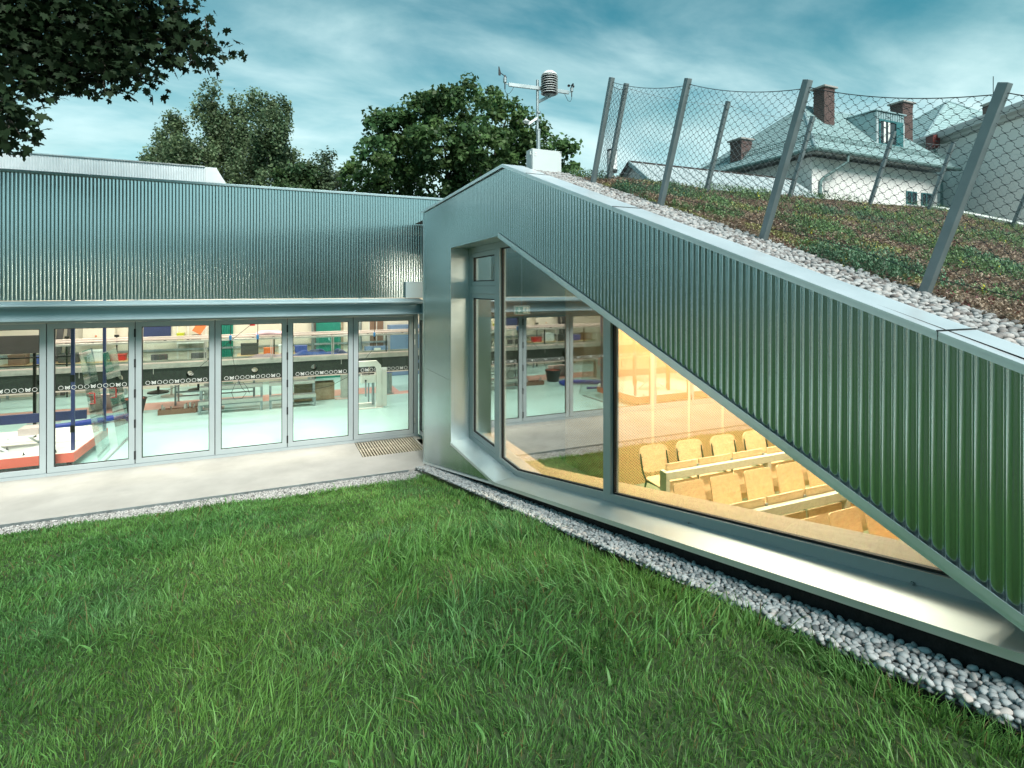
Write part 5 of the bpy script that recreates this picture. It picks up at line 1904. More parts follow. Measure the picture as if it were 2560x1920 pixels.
def make_chair():
    t = thing("stacking_chair", "x", "chair", (0, 0, 0), 0, "plywood chairs along the perforated wall")
    b = shell(rounded(0.46, 0.33, 0.11, 6, 0.02), 0.012, 0.25).build("backrest", "wood", t, smooth=True)
    b.location = (0, 0.02, 0.50); b.rotation_euler = (R(-10), 0, 0)
    s = shell(rounded(0.44, 0.42, 0.08, 5), 0.013, -0.12).build("seat", "wood", t, smooth=True)
    s.location = (0, -0.03, 0.455); s.rotation_euler = (R(94), 0, 0)
    for sg in (-1, 1):
        MB().tube([(sg * 0.20, -0.42, 0.0), (sg * 0.20, -0.36, 0.42), (sg * 0.20, -0.30, 0.44)], 0.012, 8).build("leg", "dark_metal", t, smooth=True)
        MB().tube([(sg * 0.20, 0.06, 0.0), (sg * 0.20, -0.06, 0.43), (sg * 0.20, -0.30, 0.44)], 0.012, 8).build("leg", "dark_metal", t, smooth=True)
        MB().tube([(sg * 0.20, -0.06, 0.43), (sg * 0.205, 0.0, 0.52), (sg * 0.205, 0.055, 0.74)], 0.011, 8).build("back_tube", "dark_metal", t, smooth=True)
        for zz in (0.585, 0.70):
            MB().lathe((sg * 0.19, 0.004 + 0.176 * (zz - 0.5) - 0.003, zz), [(0.006, 0.0), (0.006, -0.004)], 8, "y").build("screw", "dark_metal", t)
    return t


cl_ = ["plywood stacking chair with dark legs at the end of the row nearest the mullion", "plywood stacking chair with dark legs second from the mullion", "plywood stacking chair with dark legs third from the mullion",
       "plywood stacking chair with dark legs fourth from the mullion, partly behind cladding"]
ch0 = make_chair()
for i, xx in enumerate((2.20, 2.78, 3.37, 3.96)):
    c = ch0 if i == 0 else dup(ch0)
    c.location = (xx, -3.10, 0.0)
    c["label"] = cl_[i]


# ---- lecture benches: desk rail with boards behind, folding seats before it
def desk_row(y, x0, n, label, pitch=0.53, z=0.745):
    t = thing("lecture_desk", label, "desk", (x0, y, 0), 0, "lecture desk rows")
    L_ = pitch * n
    MB().box(0.0, L_, -0.03, 0.03, z - 0.085, z).build("rail", "cream_metal", t, bevel=0.003)
    for i in range(0, n + 1, 3):
        xx = min(i * pitch, L_ - 0.055)
        MB().box(xx, xx + 0.055, -0.028, 0.085, 0.0, z - 0.087).build("post", "cream_metal", t, bevel=0.003)
        MB().box(xx, xx + 0.055, 0.032, 0.085, z - 0.086, z + 0.005).build("post_head", "cream_metal", t, bevel=0.003)
    for i in range(n):
        xa = i * pitch + (0.065 if i % 3 == 0 else 0.018)
        xb = (i + 1) * pitch - 0.018
        w = MB().box(xa, xb, 0.045, 0.063, z - 0.02, z + 0.075).build("writing_board", "wood", t, bevel=0.004)
        # bowed front panel below the rail
        p = MB()
        prof = [(0.02, z - 0.13), (0.01, z - 0.20), (-0.015, z - 0.30), (-0.022, z - 0.40), (-0.005, z - 0.47), (0.03, z - 0.50)]
        p.prism(prof + [(a_ + 0.014, b_) for a_, b_ in prof[::-1]], "x", xa, xb)
        p.build("front_panel", "wood", t)
        MB().box(xb + 0.004, xb + 0.030, 0.034, 0.05, z - 0.40, z + 0.02).build("hinge_bracket", "galv", t)
    return t


def fold_seat(x, y, label, first=[None]):
    if first[0] is None:
        t = thing("folding_seat", label, "seat", (x, y, 0), 0, "tip-up plywood seats of the lecture rows")
        b = shell(rounded(0.42, 0.40, 0.035, 4), 0.013, 0.18).build("backrest", "wood", t, smooth=True)
        b.location = (0, 0.03, 0.31); b.rotation_euler = (R(-12), 0, 0)
        s = MB()
        prof = [(-0.03, 0.20), (-0.07, 0.235), (-0.13, 0.31), (-0.205, 0.42), (-0.27, 0.505), (-0.295, 0.52)]
        k = len(prof)
        for xx in (-0.20, 0.20):
            s.v += [(xx, a_, b_) for a_, b_ in prof] + [(xx, a_ + 0.014, b_ + 0.004) for a_, b_ in prof]
        for i in range(k - 1):
            s.f += [(i, i + 1, 2 * k + i + 1, 2 * k + i), (k + i, 3 * k + i, 3 * k + i + 1, k + i + 1),
                    (i, k + i, k + i + 1, i + 1), (2 * k + i, 2 * k + i + 1, 3 * k + i + 1, 3 * k + i)]
        s.f += [(0, 2 * k, 3 * k, k), (k - 1, 2 * k - 1, 4 * k - 1, 3 * k - 1)]
        s.build("seat", "wood", t, smooth=False)
        pl_ = MB().box(-0.085, 0.085, -0.012, 0.012, 0.0, 0.06).build("mount_plate", "cream_metal", t, bevel=0.005)
        pl_.location = (0, -0.115, 0.255); pl_.rotation_euler = (R(35), 0, 0)
        MB().box(-0.03, 0.03, -0.01, 0.05, 0.0, 0.25).build("pedestal", "cream_metal", t, bevel=0.004)
        first[0] = t
        return t
    t = dup(first[0])
    t.location = (x, y, 0)
    t["label"] = label
    return t


desk_row(-3.75, 1.80, 6, "rear lecture desk row with cream steel rail and plywood boards")
desk_row(-4.95, 1.55, 6, "middle lecture desk row with cream steel rail and plywood boards")
desk_row(-6.15, 1.30, 6, "front lecture desk row with cream steel rail at the narrow end of the window")
names = ["first", "second", "third", "fourth", "fifth", "sixth"]
for k in range(5):
    fold_seat(1.93 + k * 0.517, -4.10, f"tip-up plywood seat, {names[k]} from the window in the row before the rear desk")
for k in range(5):
    fold_seat(1.72 + k * 0.517, -5.32, f"tip-up plywood seat, {names[k]} from the window in the row before the middle desk")

for (lx_, ly_, lz_, w_, lb_) in ((2.6, -2.9, 3.60, 52, "over the plywood chairs"), (4.8, -2.9, 3.60, 52, "at the inner end of the chair row"), (2.6, -4.35, 3.14, 45, "over the middle desk"),
                                 (4.8, -4.35, 3.14, 42, "at the inner end of the middle desk"), (2.4, -5.7, 2.66, 25, "over the front desk")):
    ceiling_light(lx_, ly_, lz_, 1.3, 0.2, w_, (1.0, 0.86, 0.68), "warm linear lamp under the lecture room ceiling " + lb_, R(0 if ly_ > -3.4 else -19.4) * -1, "warm lamps of the lecture room")


# ================================================================== BACKGROUND BUILDINGS
FW = Vector((-math.sin(R(YAW)), math.cos(R(YAW)), 0))
RT = Vector((math.cos(R(YAW)), math.sin(R(YAW)), 0))


def plan(xr, t, z=0.0):
    """a place on the site by its distance ahead of and beside the viewer"""
    return CAM * 1.0 - Vector((0, 0, CAM.z)) + FW * t + RT * xr + Vector((0, 0, z))


def courses(m, A, B, P, Q, n, lift):
    """lapped slate courses from eave A-B up to ridge P-Q"""
    A, B, P, Q = Vector(A), Vector(B), Vector(P), Vector(Q)
    nr = (B - A).cross(P - A).normalized()
    if nr.z < 0:
        nr = -nr
    for k in range(n):
        f0, f1 = k / n, (k + 1) / n
        a0, b0, a1, b1 = A.lerp(P, f0), B.lerp(Q, f0), A.lerp(P, f1), B.lerp(Q, f1)
        i = len(m.v)
        m.v += [tuple(a0 + nr * lift), tuple(b0 + nr * lift), tuple(b1 + nr * 0.004), tuple(a1 + nr * 0.004), tuple(a0), tuple(b0)]
        m.f += [(i, i + 1, i + 2, i + 3), (i + 4, i + 5, i + 1, i)]


brick_me = None


def chimney(parent, x, y, z0, z1, w=0.60, d=0.50):
    global brick_me
    c = bpy.data.objects.new("chimney", None); col.objects.link(c); c.parent = parent; c.location = (x, y, 0)
    MB().box(0.012, w - 0.012, 0.012, d - 0.012, z0, z1 - 0.10).build("mortar_core", "mortar", c)
    if brick_me is None:
        b = MB().box(0, 0.232, 0, 0.11, 0, 0.064)
        brick_me = bpy.data.meshes.new("brick")
        brick_me.from_pydata(b.v, [], b.f)
        brick_me.materials.append(M["brick"])
    n = int((z1 - 0.10 - z0) / 0.077)
    for k in range(n):
        z = z0 + k * 0.077
        proud = -0.02 if k >= n - 2 else 0.0
        for side in ("s", "w"):
            L_ = w if side == "s" else d
            u = 0.0 if (k % 2) == (side == "s") else -0.122
            while u < L_ - 0.02:
                u0, u1 = max(0.0, u), min(L_, u + 0.232)
                if u1 - u0 > 0.03:
                    o = bpy.data.objects.new("brick", brick_me)
                    j = random.uniform(-0.003, 0.003)
                    o.scale = ((u1 - u0) / 0.232, 1, 1)
                    if side == "s":
                        o.location = (u0, proud + j, z)
                    else:
                        o.rotation_euler = (0, 0, R(90))
                        o.location = (0.11 + proud + j, u0, z)
                    o.parent = c
                    col.objects.link(o)
                u += 0.244
    MB().box(-0.09, w + 0.09, -0.09, d + 0.09, z1 - 0.10, z1 - 0.03).build("cap", "mortar", c, bevel=0.01)
    return c


# ---- villa with hipped slate roof
hs_ = thing("slate_roof_villa", "white rendered villa with hipped pale slate roof, dormer and brick chimneys", "house")
EA, EB, ED, EC = (15.79, 5.04, 7.92), (24.7, 5.04, 7.92), (15.79, 11.9, 7.92), (24.7, 11.9, 7.92)
PA, PQ = (18.19, 7.44, 10.41), (22.6, 7.44, 10.41)
MB().box(16.39, 24.2, 5.64, 11.4, -0.6, 7.75).build("wall", "stucco", hs_)
rm = MB()
courses(rm, EA, EB, PA, PQ, 26, 0.022)
courses(rm, ED, EA, PA, PA, 26, 0.022)
rm.quad(ED, PA, PQ, EC)
rm.quad(EB, EC, PQ)
stuff(rm.build("roof", "slate", hs_))
MB().quad((15.85, 5.10, 7.885), (24.6, 5.10, 7.885), (24.6, 11.8, 7.885), (15.85, 11.8, 7.885)).build("eave_soffit", "stucco_grey", hs_)
MB().box(15.86, 24.6, 5.11, 5.14, 7.80, 7.884).build("fascia_board", "dark_brown", hs_)
MB().box(15.86, 15.89, 5.141, 11.8, 7.80, 7.884).build("fascia_board", "dark_brown", hs_)
MB().tube([(15.70, 5.02, 7.86), (24.7, 5.02, 7.86)], 0.075, 10).build("gutter", "gutter", hs_, smooth=True)
MB().tube([(15.74, 5.0, 7.86), (15.74, 11.9, 7.86)], 0.075, 10).build("gutter", "gutter", hs_, smooth=True)
MB().tube([(17.6, 5.06, 7.82), (17.6, 5.08, 7.55), (16.9, 5.52, 7.0), (16.78, 5.58, 6.85), (16.78, 5.58, 0.0)], 0.06, 10).build("downpipe", "gutter", hs_, smooth=True)
MB().tube([EA, PA], 0.06, 8).build("hip_ridge", "zinc", hs_)
MB().tube([PA, PQ], 0.06, 8).build("hip_ridge", "zinc", hs_)
MB().tube([ED, PA], 0.05, 8).build("hip_ridge", "zinc", hs_)
# snow guard: two rails with many uprights
for (A, B, P_, Q_) in ((EA, EB, PA, PQ), (ED, EA, PA, PA)):
    A, B, P_, Q_ = map(Vector, (A, B, P_, Q_))
    a0, b0 = A.lerp(P_, 0.16), B.lerp(Q_, 0.16)
    sg_ = MB()
    n = int((b0 - a0).length / 0.09)
    for i in range(n + 1):
        p = a0.lerp(b0, i / n)
        sg_.bar(p, p + Vector((0, 0, 0.22)), 0.014, 0.014, (1, 0, 0))
    for dz in (0.06, 0.22):
        sg_.bar(a0 + Vector((0, 0, dz)), b0 + Vector((0, 0, dz)), 0.018, 0.018)
    stuff(sg_.build("snow_guard", "gutter", hs_))
vt_ = MB().box(17.02, 17.30, 5.60, 5.639, 6.50, 6.86).build("wall_vent", "stucco_grey", hs_)
for k in range(5):
    MB().box(17.04, 17.28, 5.585, 5.599, 6.53 + k * 0.065, 6.565 + k * 0.065).build("louvre", "white_paint", vt_)
for x0 in (22.02, 23.04):
    w_ = MB().box(x0, x0 + 0.70, 5.625, 5.638, 6.30, 6.86).build("window", "dark_window", hs_)
    MB().ring([(x0, 6.30), (x0 + 0.70, 6.30), (x0 + 0.70, 6.86), (x0, 6.86)], [(x0 + 0.05, 6.35), (x0 + 0.65, 6.35), (x0 + 0.65, 6.81), (x0 + 0.05, 6.81)], "y", 5.60, 5.624).build("frame", "green_frame", w_)
    MB().box(x0 + 0.32, x0 + 0.38, 5.602, 5.623, 6.351, 6.809).build("mullion", "green_frame", w_)
    MB().box(x0 - 0.08, x0 + 0.78, 5.54, 5.60, 6.24, 6.295).build("sill", "stucco_grey", w_)
# dormer
dm = bpy.data.objects.new("dormer", None); col.objects.link(dm); dm.parent = hs_
MB().prism([(5.84, 8.66), (7.25, 8.95), (7.25, 10.05), (5.84, 10.02)], "x", 20.40, 22.24).build("body", "zinc", dm)
MB().box(20.34, 22.30, 5.76, 7.3, 10.055, 10.10).build("roof", "zinc", dm)
for k in range(12):
    MB().box(20.42 + k * 0.15, 20.53 + k * 0.15, 5.815, 5.838, 9.75, 10.04).build("cladding_strip", "zinc", dm)
MB().box(20.60, 21.70, 5.825, 5.838, 8.72, 9.70).build("pane", "dark_window", dm)
MB().ring([(20.56, 8.68), (22.12, 8.68), (22.12, 9.74), (20.56, 9.74)], [(20.64, 8.76), (21.66, 8.76), (21.66, 9.66), (20.64, 9.66)], "y", 5.79, 5.824).build("frame", "green_frame", dm)
for x0 in (20.86, 21.14):
    MB().box(x0, x0 + 0.12, 5.80, 5.822, 8.77, 9.65).build("mullion", "white_paint", dm)
MB().box(20.41, 20.53, 5.81, 5.836, 8.70, 9.72).build("cladding_strip", "zinc_pale", dm)
MB().box(22.13, 22.23, 5.81, 5.836, 8.70, 9.72).build("cladding_strip", "zinc_pale", dm)
chimney(hs_, 18.20, 6.48, 9.3, 11.02, 0.62, 0.50)
chimney(hs_, 23.60, 6.70, 9.4, 11.20, 0.72, 0.55)
chimney(hs_, 16.05, 8.70, 8.25, 9.22, 0.60, 0.62)

# ---- low house with gable
gb = thing("gabled_annex", "low white annex with pale zinc gable roof beyond the planted slope", "house")
ga, gl_ = (8.58, 6.06, 6.82), 2.05
MB().prism([(4.35, 5.55), (6.06, 6.80), (7.77, 5.55), (7.77, -0.6), (4.35, -0.6)], "x", 8.60, 15.6).build("wall", "stucco", gb)
for sg in (-1, 1):
    r_ = MB()
    p0, p1 = (6.06, 6.84), (6.06 + sg * 1.95, 5.40)
    r_.prism([p0, p1, (p1[0], p1[1] + 0.07), (p0[0], p0[1] + 0.07)], "x", 8.42, 15.9)
    r_.build("roof", "zinc_pale", gb)
for k in range(13):
    xx = 8.9 + k * 0.55
    MB().bar((xx, 6.06 - 0.02, 6.92), (xx, 4.13, 5.50), 0.03, 0.03).build("standing_seam", "zinc_pale", gb)
MB().box(8.40, 15.9, 6.03, 6.09, 6.905, 6.95).build("ridge_cap", "dark_brown", gb)
MB().bar((8.40, 6.06, 6.87), (8.40, 8.03, 5.42), 0.05, 0.12).build("verge_board", "dark_brown", gb)
MB().bar((8.40, 6.06, 6.87), (8.40, 4.09, 5.42), 0.05, 0.12).build("verge_board", "zinc", gb)

# ---- large rendered building running away at the right
rb = thing("cornice_building", "tall pale rendered building with heavy cornice at the right edge", "building", (CAM.x, CAM.y, 0), R(YAW))
MB().box(20.0, 30.0, 11.0, 28.6, -0.6, 9.50).build("wall", "stucco", rb)
MB().prism([(20.0, 9.502), (19.83, 9.55), (19.78, 9.65), (19.53, 9.70), (19.50, 9.90), (20.0, 10.0)], "y", 10.8, 28.7).build("cornice", "stucco_grey", rb)
MB().box(19.95, 30.0, 10.9, 28.6, 10.005, 10.15).build("parapet", "stucco_grey", rb)
MB().box(19.30, 19.62, 25.4, 25.85, 9.25, 9.85).build("rain_hopper", "dark_red", rb)
MB().tube([(19.50, 25.6, 9.24), (19.86, 25.6, 8.6), (19.86, 25.6, 0.0)], 0.06, 8).build("downpipe", "gutter", rb)
MB().box(19.90, 19.999, 18.0, 18.25, 5.0, 5.7).build("lamp_bracket", "dark_metal", rb)
rh = thing("rear_slate_house", "pale slate hipped roof with chimney rising behind the cornice building", "house", (CAM.x, CAM.y, 0), R(YAW))
MB().box(23.2, 35.8, 31.0, 43.8, -0.6, 10.70).build("wall", "stucco", rh)
rr = MB()
A1, A2 = (28.06, 35.75, 14.85), (32.5, 38.2, 14.85)
b0, b1, b2, b3 = (22.17, 30.0, 10.72), (36.8, 30.0, 10.72), (36.8, 44.8, 10.72), (22.17, 44.8, 10.72)
courses(rr, b0, b1, A1, A2, 16, 0.02)
courses(rr, b3, b0, A1, A1, 16, 0.02)
rr.quad(b2, b3, A1, A2); rr.quad(b1, b2, A2)
stuff(rr.build("roof", "slate", rh))
MB().tube([b0, A1], 0.07, 8).build("hip_ridge", "zinc", rh)
MB().tube([A1, A2], 0.07, 8).build("hip_ridge", "zinc", rh)
chimney(rh, 28.7, 33.2, 12.9, 14.0, 0.74, 0.6)
MB().tube([(29.1, 33.5, 13.95), (29.1, 33.5, 15.6)], 0.02, 6).build("antenna", "dark_metal", rh)


# ================================================================== TREES
def leaf_cloud(centers, radii, per, size, base, seed, droop=0.0, aspect=0.7, squash=0.8):
    """small leaf faces in clumps; every clump has its own tone"""
    r_ = np.random.default_rng(seed)
    nc = len(centers)
    n = nc * per
    c = np.repeat(centers, per, 0)
    rad = np.repeat(radii, per)[:, None]
    off = r_.normal(0, 1, (n, 3))
    off = off / np.linalg.norm(off, axis=1, keepdims=True) * (r_.random((n, 1)) ** 0.45)
    off[:, 2] *= squash
    p = c + off * rad
    if droop:
        p[:, 2] -= droop * r_.random(n) ** 2
    s = size * r_.uniform(0.6, 1.35, (n, 1))
    nrm = off + r_.normal(0, 0.75, (n, 3)) + np.array((0, 0, 0.55))
    nrm /= np.linalg.norm(nrm, axis=1, keepdims=True)
    t1 = np.cross(nrm, r_.normal(0, 1, (n, 3)))
    t1 /= np.linalg.norm(t1, axis=1, keepdims=True)
    t2 = np.cross(nrm, t1)
    V = np.zeros((n, 4, 3))
    V[:, 0] = p - t1 * s
    V[:, 1] = p + t2 * s * aspect - t1 * s * 0.1
    V[:, 2] = p + t1 * s
    V[:, 3] = p - t2 * s * aspect - t1 * s * 0.1
    tone = np.repeat(r_.uniform(0.62, 1.35, (nc, 1)), per, 0) * r_.uniform(0.75, 1.25, (n, 1))
    hue = np.repeat(r_.random((nc, 1)), per, 0)
    col_ = (np.array(base[0]) * (1 - hue) + np.array(base[1]) * hue) * tone
    return V.reshape(-1, 3), np.repeat(col_[:, None], 4, 1).reshape(-1, 3)


def crown_obj(name, V, C, parent, m="leaf"):
    n = len(V) // 4
    return np_mesh(name, V, np.arange(n * 4), np.full(n, 4), m, parent, C)


def limb(pts, r0, r1, n=8):
    m = MB()
    k = len(pts)
    m.tube(pts, [r0 + (r1 - r0) * i / (k - 1) for i in range(k)], n)
    return m


def tree(name, label, base, blobs, clump_r, n_clump, per, size, colors, seed, bark, trunk_r, droop=0.0, squash=0.8, limbs=7, top=0.8):
    """blobs: (x, y, z, r) lobes in world; clumps sit on and in the lobes"""
    r_ = np.random.default_rng(seed)
    t = thing(name, label, "tree", base)
    bl = np.array(blobs)
    w = bl[:, 3] ** 2
    pick = r_.choice(len(bl), n_clump, p=w / w.sum())
    d = r_.normal(0, 1, (n_clump, 3)); d /= np.linalg.norm(d, axis=1, keepdims=True)
    rr_ = bl[pick, 3:4] * (0.45 + 0.55 * r_.random((n_clump, 1)) ** 0.6)
    cen = bl[pick, :3] + d * rr_ * np.array((1, 1, 0.9)) - np.array(base)
    rad = clump_r * r_.uniform(0.6, 1.4, n_clump)
    V, C = leaf_cloud(cen, rad, per, size, colors, seed + 1, droop, squash=squash)
    crown_obj("crown", V, C, t)
    B = Vector(base)
    hi = max(b[2] for b in blobs) - base[2]
    mid = Vector((bl[:, 0].mean(), bl[:, 1].mean(), 0)) - Vector((base[0], base[1], 0))
    trunk = limb([(0, 0, -0.3), (mid.x * 0.15, mid.y * 0.15, hi * 0.3), (mid.x * 0.5, mid.y * 0.5, hi * 0.55), (mid.x, mid.y, hi * top)], trunk_r, trunk_r * 0.22, 10)
    tk = trunk.build("trunk", bark, t, smooth=True)
    big = sorted(blobs, key=lambda b: -b[3])[:limbs]
    for i, b in enumerate(big):
        e = Vector(b[:3]) - B
        s = Vector((mid.x * 0.3, mid.y * 0.3, hi * random.uniform(0.25, 0.5)))
        mp_ = s.lerp(e, 0.5) + Vector((random.uniform(-.3, .3), random.uniform(-.3, .3), random.uniform(-.1, .6)))
        limb([s, mp_, e], trunk_r * 0.45, trunk_r * 0.10, 7).build("limb", bark, t, smooth=True)
    return t


def lobes(spec, t0, k=1385.0, jit=1.2, seed=3):
    """lobes given as direction and angular size from the site plan, at distance t0"""
    r_ = random.Random(seed)
    out = []
    for (px, py, rp) in spec:
        t = t0 + r_.uniform(-jit, jit)
        p = plan((px - 1280) / k * t, t, CAM.z + (718 - py) / k * t)
        out.append((p.x, p.y, p.z, rp / k * t))
    return out


# broad maple behind the wing
mp_spec = [(1175, 262, 58), (1060, 285, 60), (975, 320, 58), (1265, 300, 60), (1340, 345, 55), (1400, 400, 48), (930, 390, 55), (1010, 390, 75), (1110, 360, 85), (1210, 380, 85), (1300, 420, 75), (900, 450, 50), (980, 470, 70),
           (1090, 460, 80), (1190, 470, 80), (1110, 250, 45), (1215, 250, 38), (890, 510, 45), (1430, 450, 35), (960, 550, 70), (1080, 560, 80), (1200, 560, 80), (1320, 520, 70)]
b = plan(-2.0, 28.0)
tree("broad_maple", "broad dark green maple standing behind the peak of the corrugated wing", (b.x, b.y, -0.3), lobes(mp_spec, 28, jit=2.2), 0.46, 860, 54, 0.115,
     ((0.058, 0.130, 0.050), (0.115, 0.190, 0.062)), 101, "bark", 0.34, limbs=12)
# tall birch group
bi_spec = [(528, 212, 26), (512, 262, 36), (540, 300, 40), (600, 262, 34), (650, 255, 40), (700, 262, 26), (680, 310, 52), (665, 370, 60), (705, 390, 52), (600, 330, 44), (560, 370, 52), (500, 380, 46), (620, 420, 60),
           (690, 450, 60), (545, 440, 60), (740, 440, 36), (450, 370, 40)]
b = plan(-15.2, 33.0)
tree("tall_birch", "tall drooping birch with pale stems behind the hall roof", (b.x, b.y, -0.3), lobes([(a_, b_, r_ * 0.84) for a_, b_, r_ in bi_spec], 33, jit=1.6, seed=5), 0.36, 680, 60, 0.085,
     ((0.100, 0.165, 0.088), (0.165, 0.220, 0.110)), 111, "birch_bark", 0.24, droop=1.1, squash=1.15, limbs=10, top=0.75)
bl_spec = [(440, 300, 22), (432, 340, 34), (400, 390, 40), (440, 410, 46), (385, 430, 36), (470, 440, 44), (360, 445, 26), (410, 460, 44)]
b = plan(-20.0, 34.0)
tree("leaning_birch", "smaller birch with white leaning stems left of the tall birch", (b.x, b.y, -0.3), lobes(bl_spec, 34, jit=1.2, seed=6), 0.45, 260, 74, 0.085,
     ((0.100, 0.165, 0.088), (0.165, 0.220, 0.110)), 121, "birch_bark", 0.18, droop=0.9, squash=1.1, limbs=7, top=0.7)
sb_spec = [(815, 395, 26), (822, 430, 34), (800, 450, 34), (842, 460, 34), (780, 470, 34), (830, 490, 34)]
b = plan(-10.6, 31.0)
tree("slender_birch", "slender sparse birch between the tall birch and the maple", (b.x, b.y, -0.3), lobes(sb_spec, 31, jit=0.9, seed=7), 0.42, 120, 46, 0.075,
     ((0.085, 0.140, 0.085), (0.130, 0.180, 0.095)), 131, "birch_bark", 0.12, droop=0.5, squash=1.1, limbs=6, top=0.8)
sm_spec = [(755, 440, 34), (765, 480, 40), (735, 490, 40), (790, 510, 40), (720, 450, 30)]
b = plan(-12.4, 30.0)
tree("bushy_tree", "dark bushy tree low beside the slender birch", (b.x, b.y, -0.3), lobes(sm_spec, 30, jit=0.9, seed=8), 0.45, 170, 62, 0.10,
     ((0.050, 0.105, 0.045), (0.085, 0.140, 0.050)), 141, "bark", 0.16, limbs=5)

# ---- overhanging maple: real lobed leaves on twigs
LEAF = np.array([(0, -0.15), (0.10, 0.02), (0.42, -0.12), (0.36, 0.10), (0.62, 0.22), (0.44, 0.32), (0.50, 0.62), (0.26, 0.52), (0.13, 0.66), (0.16, 0.86), (0.0, 1.08),
                 (-0.16, 0.86), (-0.13, 0.66), (-0.26, 0.52), (-0.50, 0.62), (-0.44, 0.32), (-0.62, 0.22), (-0.36, 0.10), (-0.42, -0.12), (-0.10, 0.02)])
NL = len(LEAF)


def maple_leaves(pts, size, seed, base):
    r_ = np.random.default_rng(seed)
    n = len(pts)
    az = r_.uniform(0, 2 * np.pi, n)
    el = r_.normal(-0.75, 0.45, n)                       # tips hang down
    d = np.stack([np.cos(az) * np.cos(el), np.sin(az) * np.cos(el), np.sin(el)], -1)
    up = np.stack([r_.normal(0, 0.5, n), r_.normal(0, 0.5, n), np.ones(n)], -1)
    s = np.cross(d, up); s /= np.linalg.norm(s, axis=1, keepdims=True)
    nn = np.cross(s, d)
    sz = size * r_.uniform(0.65, 1.25, n)
    lx = LEAF[None, :, 0] * sz[:, None]
    ly = LEAF[None, :, 1] * sz[:, None]
    cup = -(np.abs(LEAF[None, :, 0]) ** 1.5) * 0.35 * sz[:, None]
    V = pts[:, None] + s[:, None] * lx[..., None] + d[:, None] * ly[..., None] + nn[:, None] * cup[..., None]
    C = np.repeat((np.array(base) * r_.uniform(0.6, 1.4, (n, 1)))[:, None], NL, 1)
    return V.reshape(-1, 3), C.reshape(-1, 3)


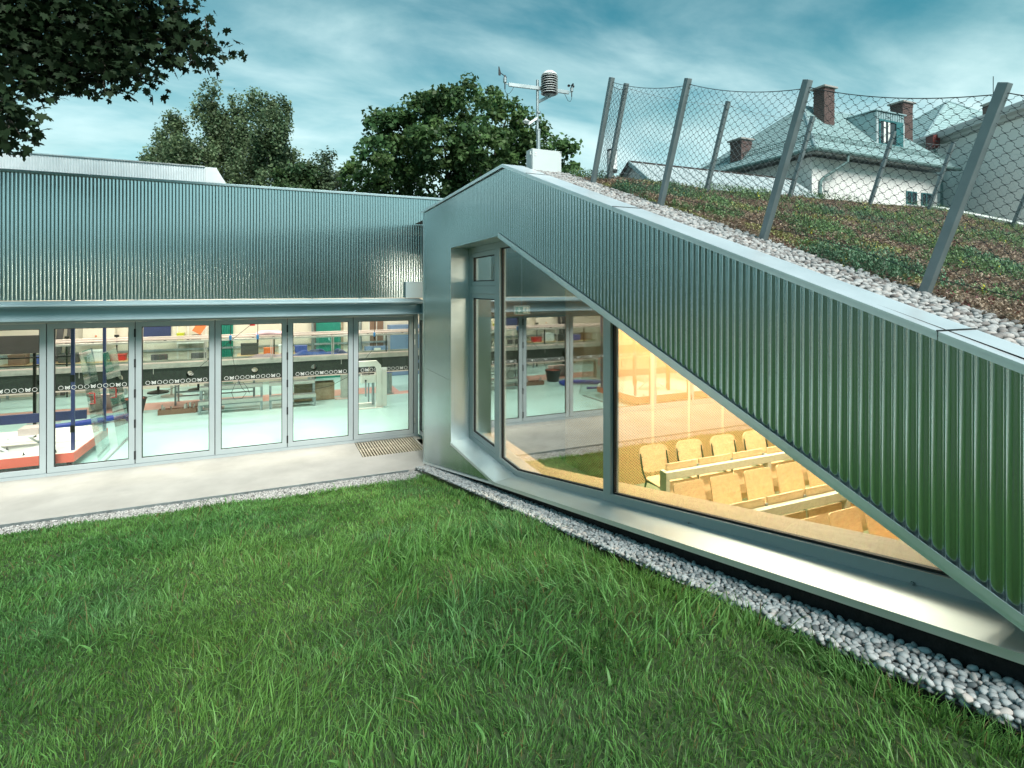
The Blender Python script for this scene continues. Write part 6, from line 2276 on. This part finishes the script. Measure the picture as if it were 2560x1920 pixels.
def maple_over():
    r_ = np.random.default_rng(201)
    base = plan(-9.8, 5.6)
    t = thing("overhanging_maple", "dark maple whose lobed leaves hang into the top left corner", "tree", (base.x, base.y, 0.0))
    k = 1385.0
    B = np.array(base[:])
    B[2] = 0.0
    spec = [(-160, -40, 200, 6.4, 900), (40, 20, 130, 6.9, 620), (190, 40, 125, 7.1, 560), (320, 40, 110, 7.3, 460), (425, 30, 70, 7.4, 210), (455, 95, 55, 7.3, 150), (520, 118, 30, 7.2, 42), (548, 122, 14, 7.2, 10), (485, 158, 20, 7.2, 24),
            (255, 150, 70, 7.0, 210), (330, 165, 48, 7.1, 120), (352, 205, 24, 7.1, 26), (150, 175, 60, 6.9, 170), (172, 215, 22, 6.9, 24), (255, 222, 18, 6.9, 18), (60, 150, 80, 6.7, 230), (5, 190, 60, 6.4, 150), (-60, 260, 90, 6.2, 260),
            (28, 262, 42, 6.2, 70), (30, 322, 34, 6.1, 46), (5, 350, 30, 6.1, 36), (70, 205, 26, 6.5, 26), (190, -200, 230, 7.2, 800), (-200, -300, 300, 6.6, 900), (430, -110, 110, 7.4, 330), (-420, 50, 330, 6.0, 900), (60, -420, 280, 7.4, 700),
            (395, 130, 34, 7.2, 56), (300, 100, 90, 7.2, 240), (110, 100, 100, 7.0, 300)]
    pts = []
    limbs_ = []
    for (px, py, rp, tt, n) in spec:
        c = plan((px - 1280) / k * tt, tt, CAM.z + (718 - py) / k * tt)
        rr_ = rp / k * tt
        d = r_.normal(0, 1, (n, 3)); d /= np.linalg.norm(d, axis=1, keepdims=True)
        p = np.array(c[:]) + d * (rr_ * r_.random((n, 1)) ** 0.42) * np.array((1, 1, 0.95))
        p[:, :2] += r_.normal(0, 0.16, (n, 2))
        pts.append(p - B)
        limbs_.append((Vector(c) - Vector(B), rr_, n))
    pts = np.concatenate(pts)
    V, C = maple_leaves(pts, 0.105, 202, (0.018, 0.034, 0.015))  # leaf colour darkened to stand for backlit shade
    nl = len(V) // NL
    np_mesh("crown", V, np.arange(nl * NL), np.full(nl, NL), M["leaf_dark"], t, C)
    limb([(0, 0, -0.3), (0.1, 0.05, 1.5), (0.1, 0.3, 3.4), (0.5, 0.3, 5.6), (0.8, 0.2, 8.5)], 0.26, 0.08, 12).build("trunk", "bark", t, smooth=True)
    for (c, rr_, n) in limbs_:
        if n < 60:
            s = min((q for q in limbs_ if q[2] >= 100), key=lambda q: (q[0] - c).length)[0]
            r0, r1 = 0.012, 0.004
        else:
            s = Vector((0.2, 0.3, random.uniform(3.6, 5.4)))
            r0, r1 = 0.055, 0.012
        mid = s.lerp(c, 0.55) + Vector((random.uniform(-.15, .15), random.uniform(-.15, .15), random.uniform(0.0, .35)))
        limb([s, mid, c], r0, r1, 6).build("branch", "bark", t, smooth=True)
        for q in range(3):
            e = c + Vector((random.gauss(0, 1), random.gauss(0, 1), random.gauss(-0.2, 0.7))).normalized() * rr_ * 0.85
            limb([mid.lerp(c, 0.6), c.lerp(e, 0.5) + Vector((0, 0, 0.04)), e], 0.008, 0.003, 4).build("twig", "bark", t)


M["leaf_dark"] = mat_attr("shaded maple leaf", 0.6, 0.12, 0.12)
maple_over()

# ---- unseen trees beside and behind the viewer, inferred from the reflections and shaped for them
def belt():
    r_ = np.random.default_rng(301)
    cen, rad = [], []
    for i in range(12):
        f = i / 11
        an = R(172 + 66 * f)                              # from due west of the lawn round to the south-west
        rr_ = 21 + 3 * r_.random()
        cx, cy = -3 + rr_ * math.cos(an), -6 + rr_ * math.sin(an)
        h = 6.5 + 3.5 * r_.random()
        for k in range(26):
            z = 0.8 + (h - 0.8) * r_.random()
            w = 2.6 * math.sqrt(max(0.05, 1 - ((z - h * 0.45) / (h * 0.6)) ** 2))
            cen.append((cx + r_.normal(0, w * 0.55), cy + r_.normal(0, w * 0.55), z + 1.2))
            rad.append(1.15)
    for i in range(16):                                    # unseen shrubs added to the south, low so the fascia still mirrors sky
        an = R(236 + 62 * i / 15)
        cx, cy = -3 + 20 * math.cos(an), -6 + 20 * math.sin(an)
        for k in range(14):
            cen.append((cx + r_.normal(0, 1.0), cy + r_.normal(0, 1.0), 1.6 + 2.2 * r_.random()))
            rad.append(1.0)
    V, C = leaf_cloud(np.array(cen), np.array(rad), 42, 0.26, ((0.035, 0.085, 0.030), (0.065, 0.125, 0.040)), 302)
    o = crown_obj("tree_belt", V, C, None)
    stuff(o)
    o["label"] = "unseen belt of leafy trees shaped for the reflections"


belt()
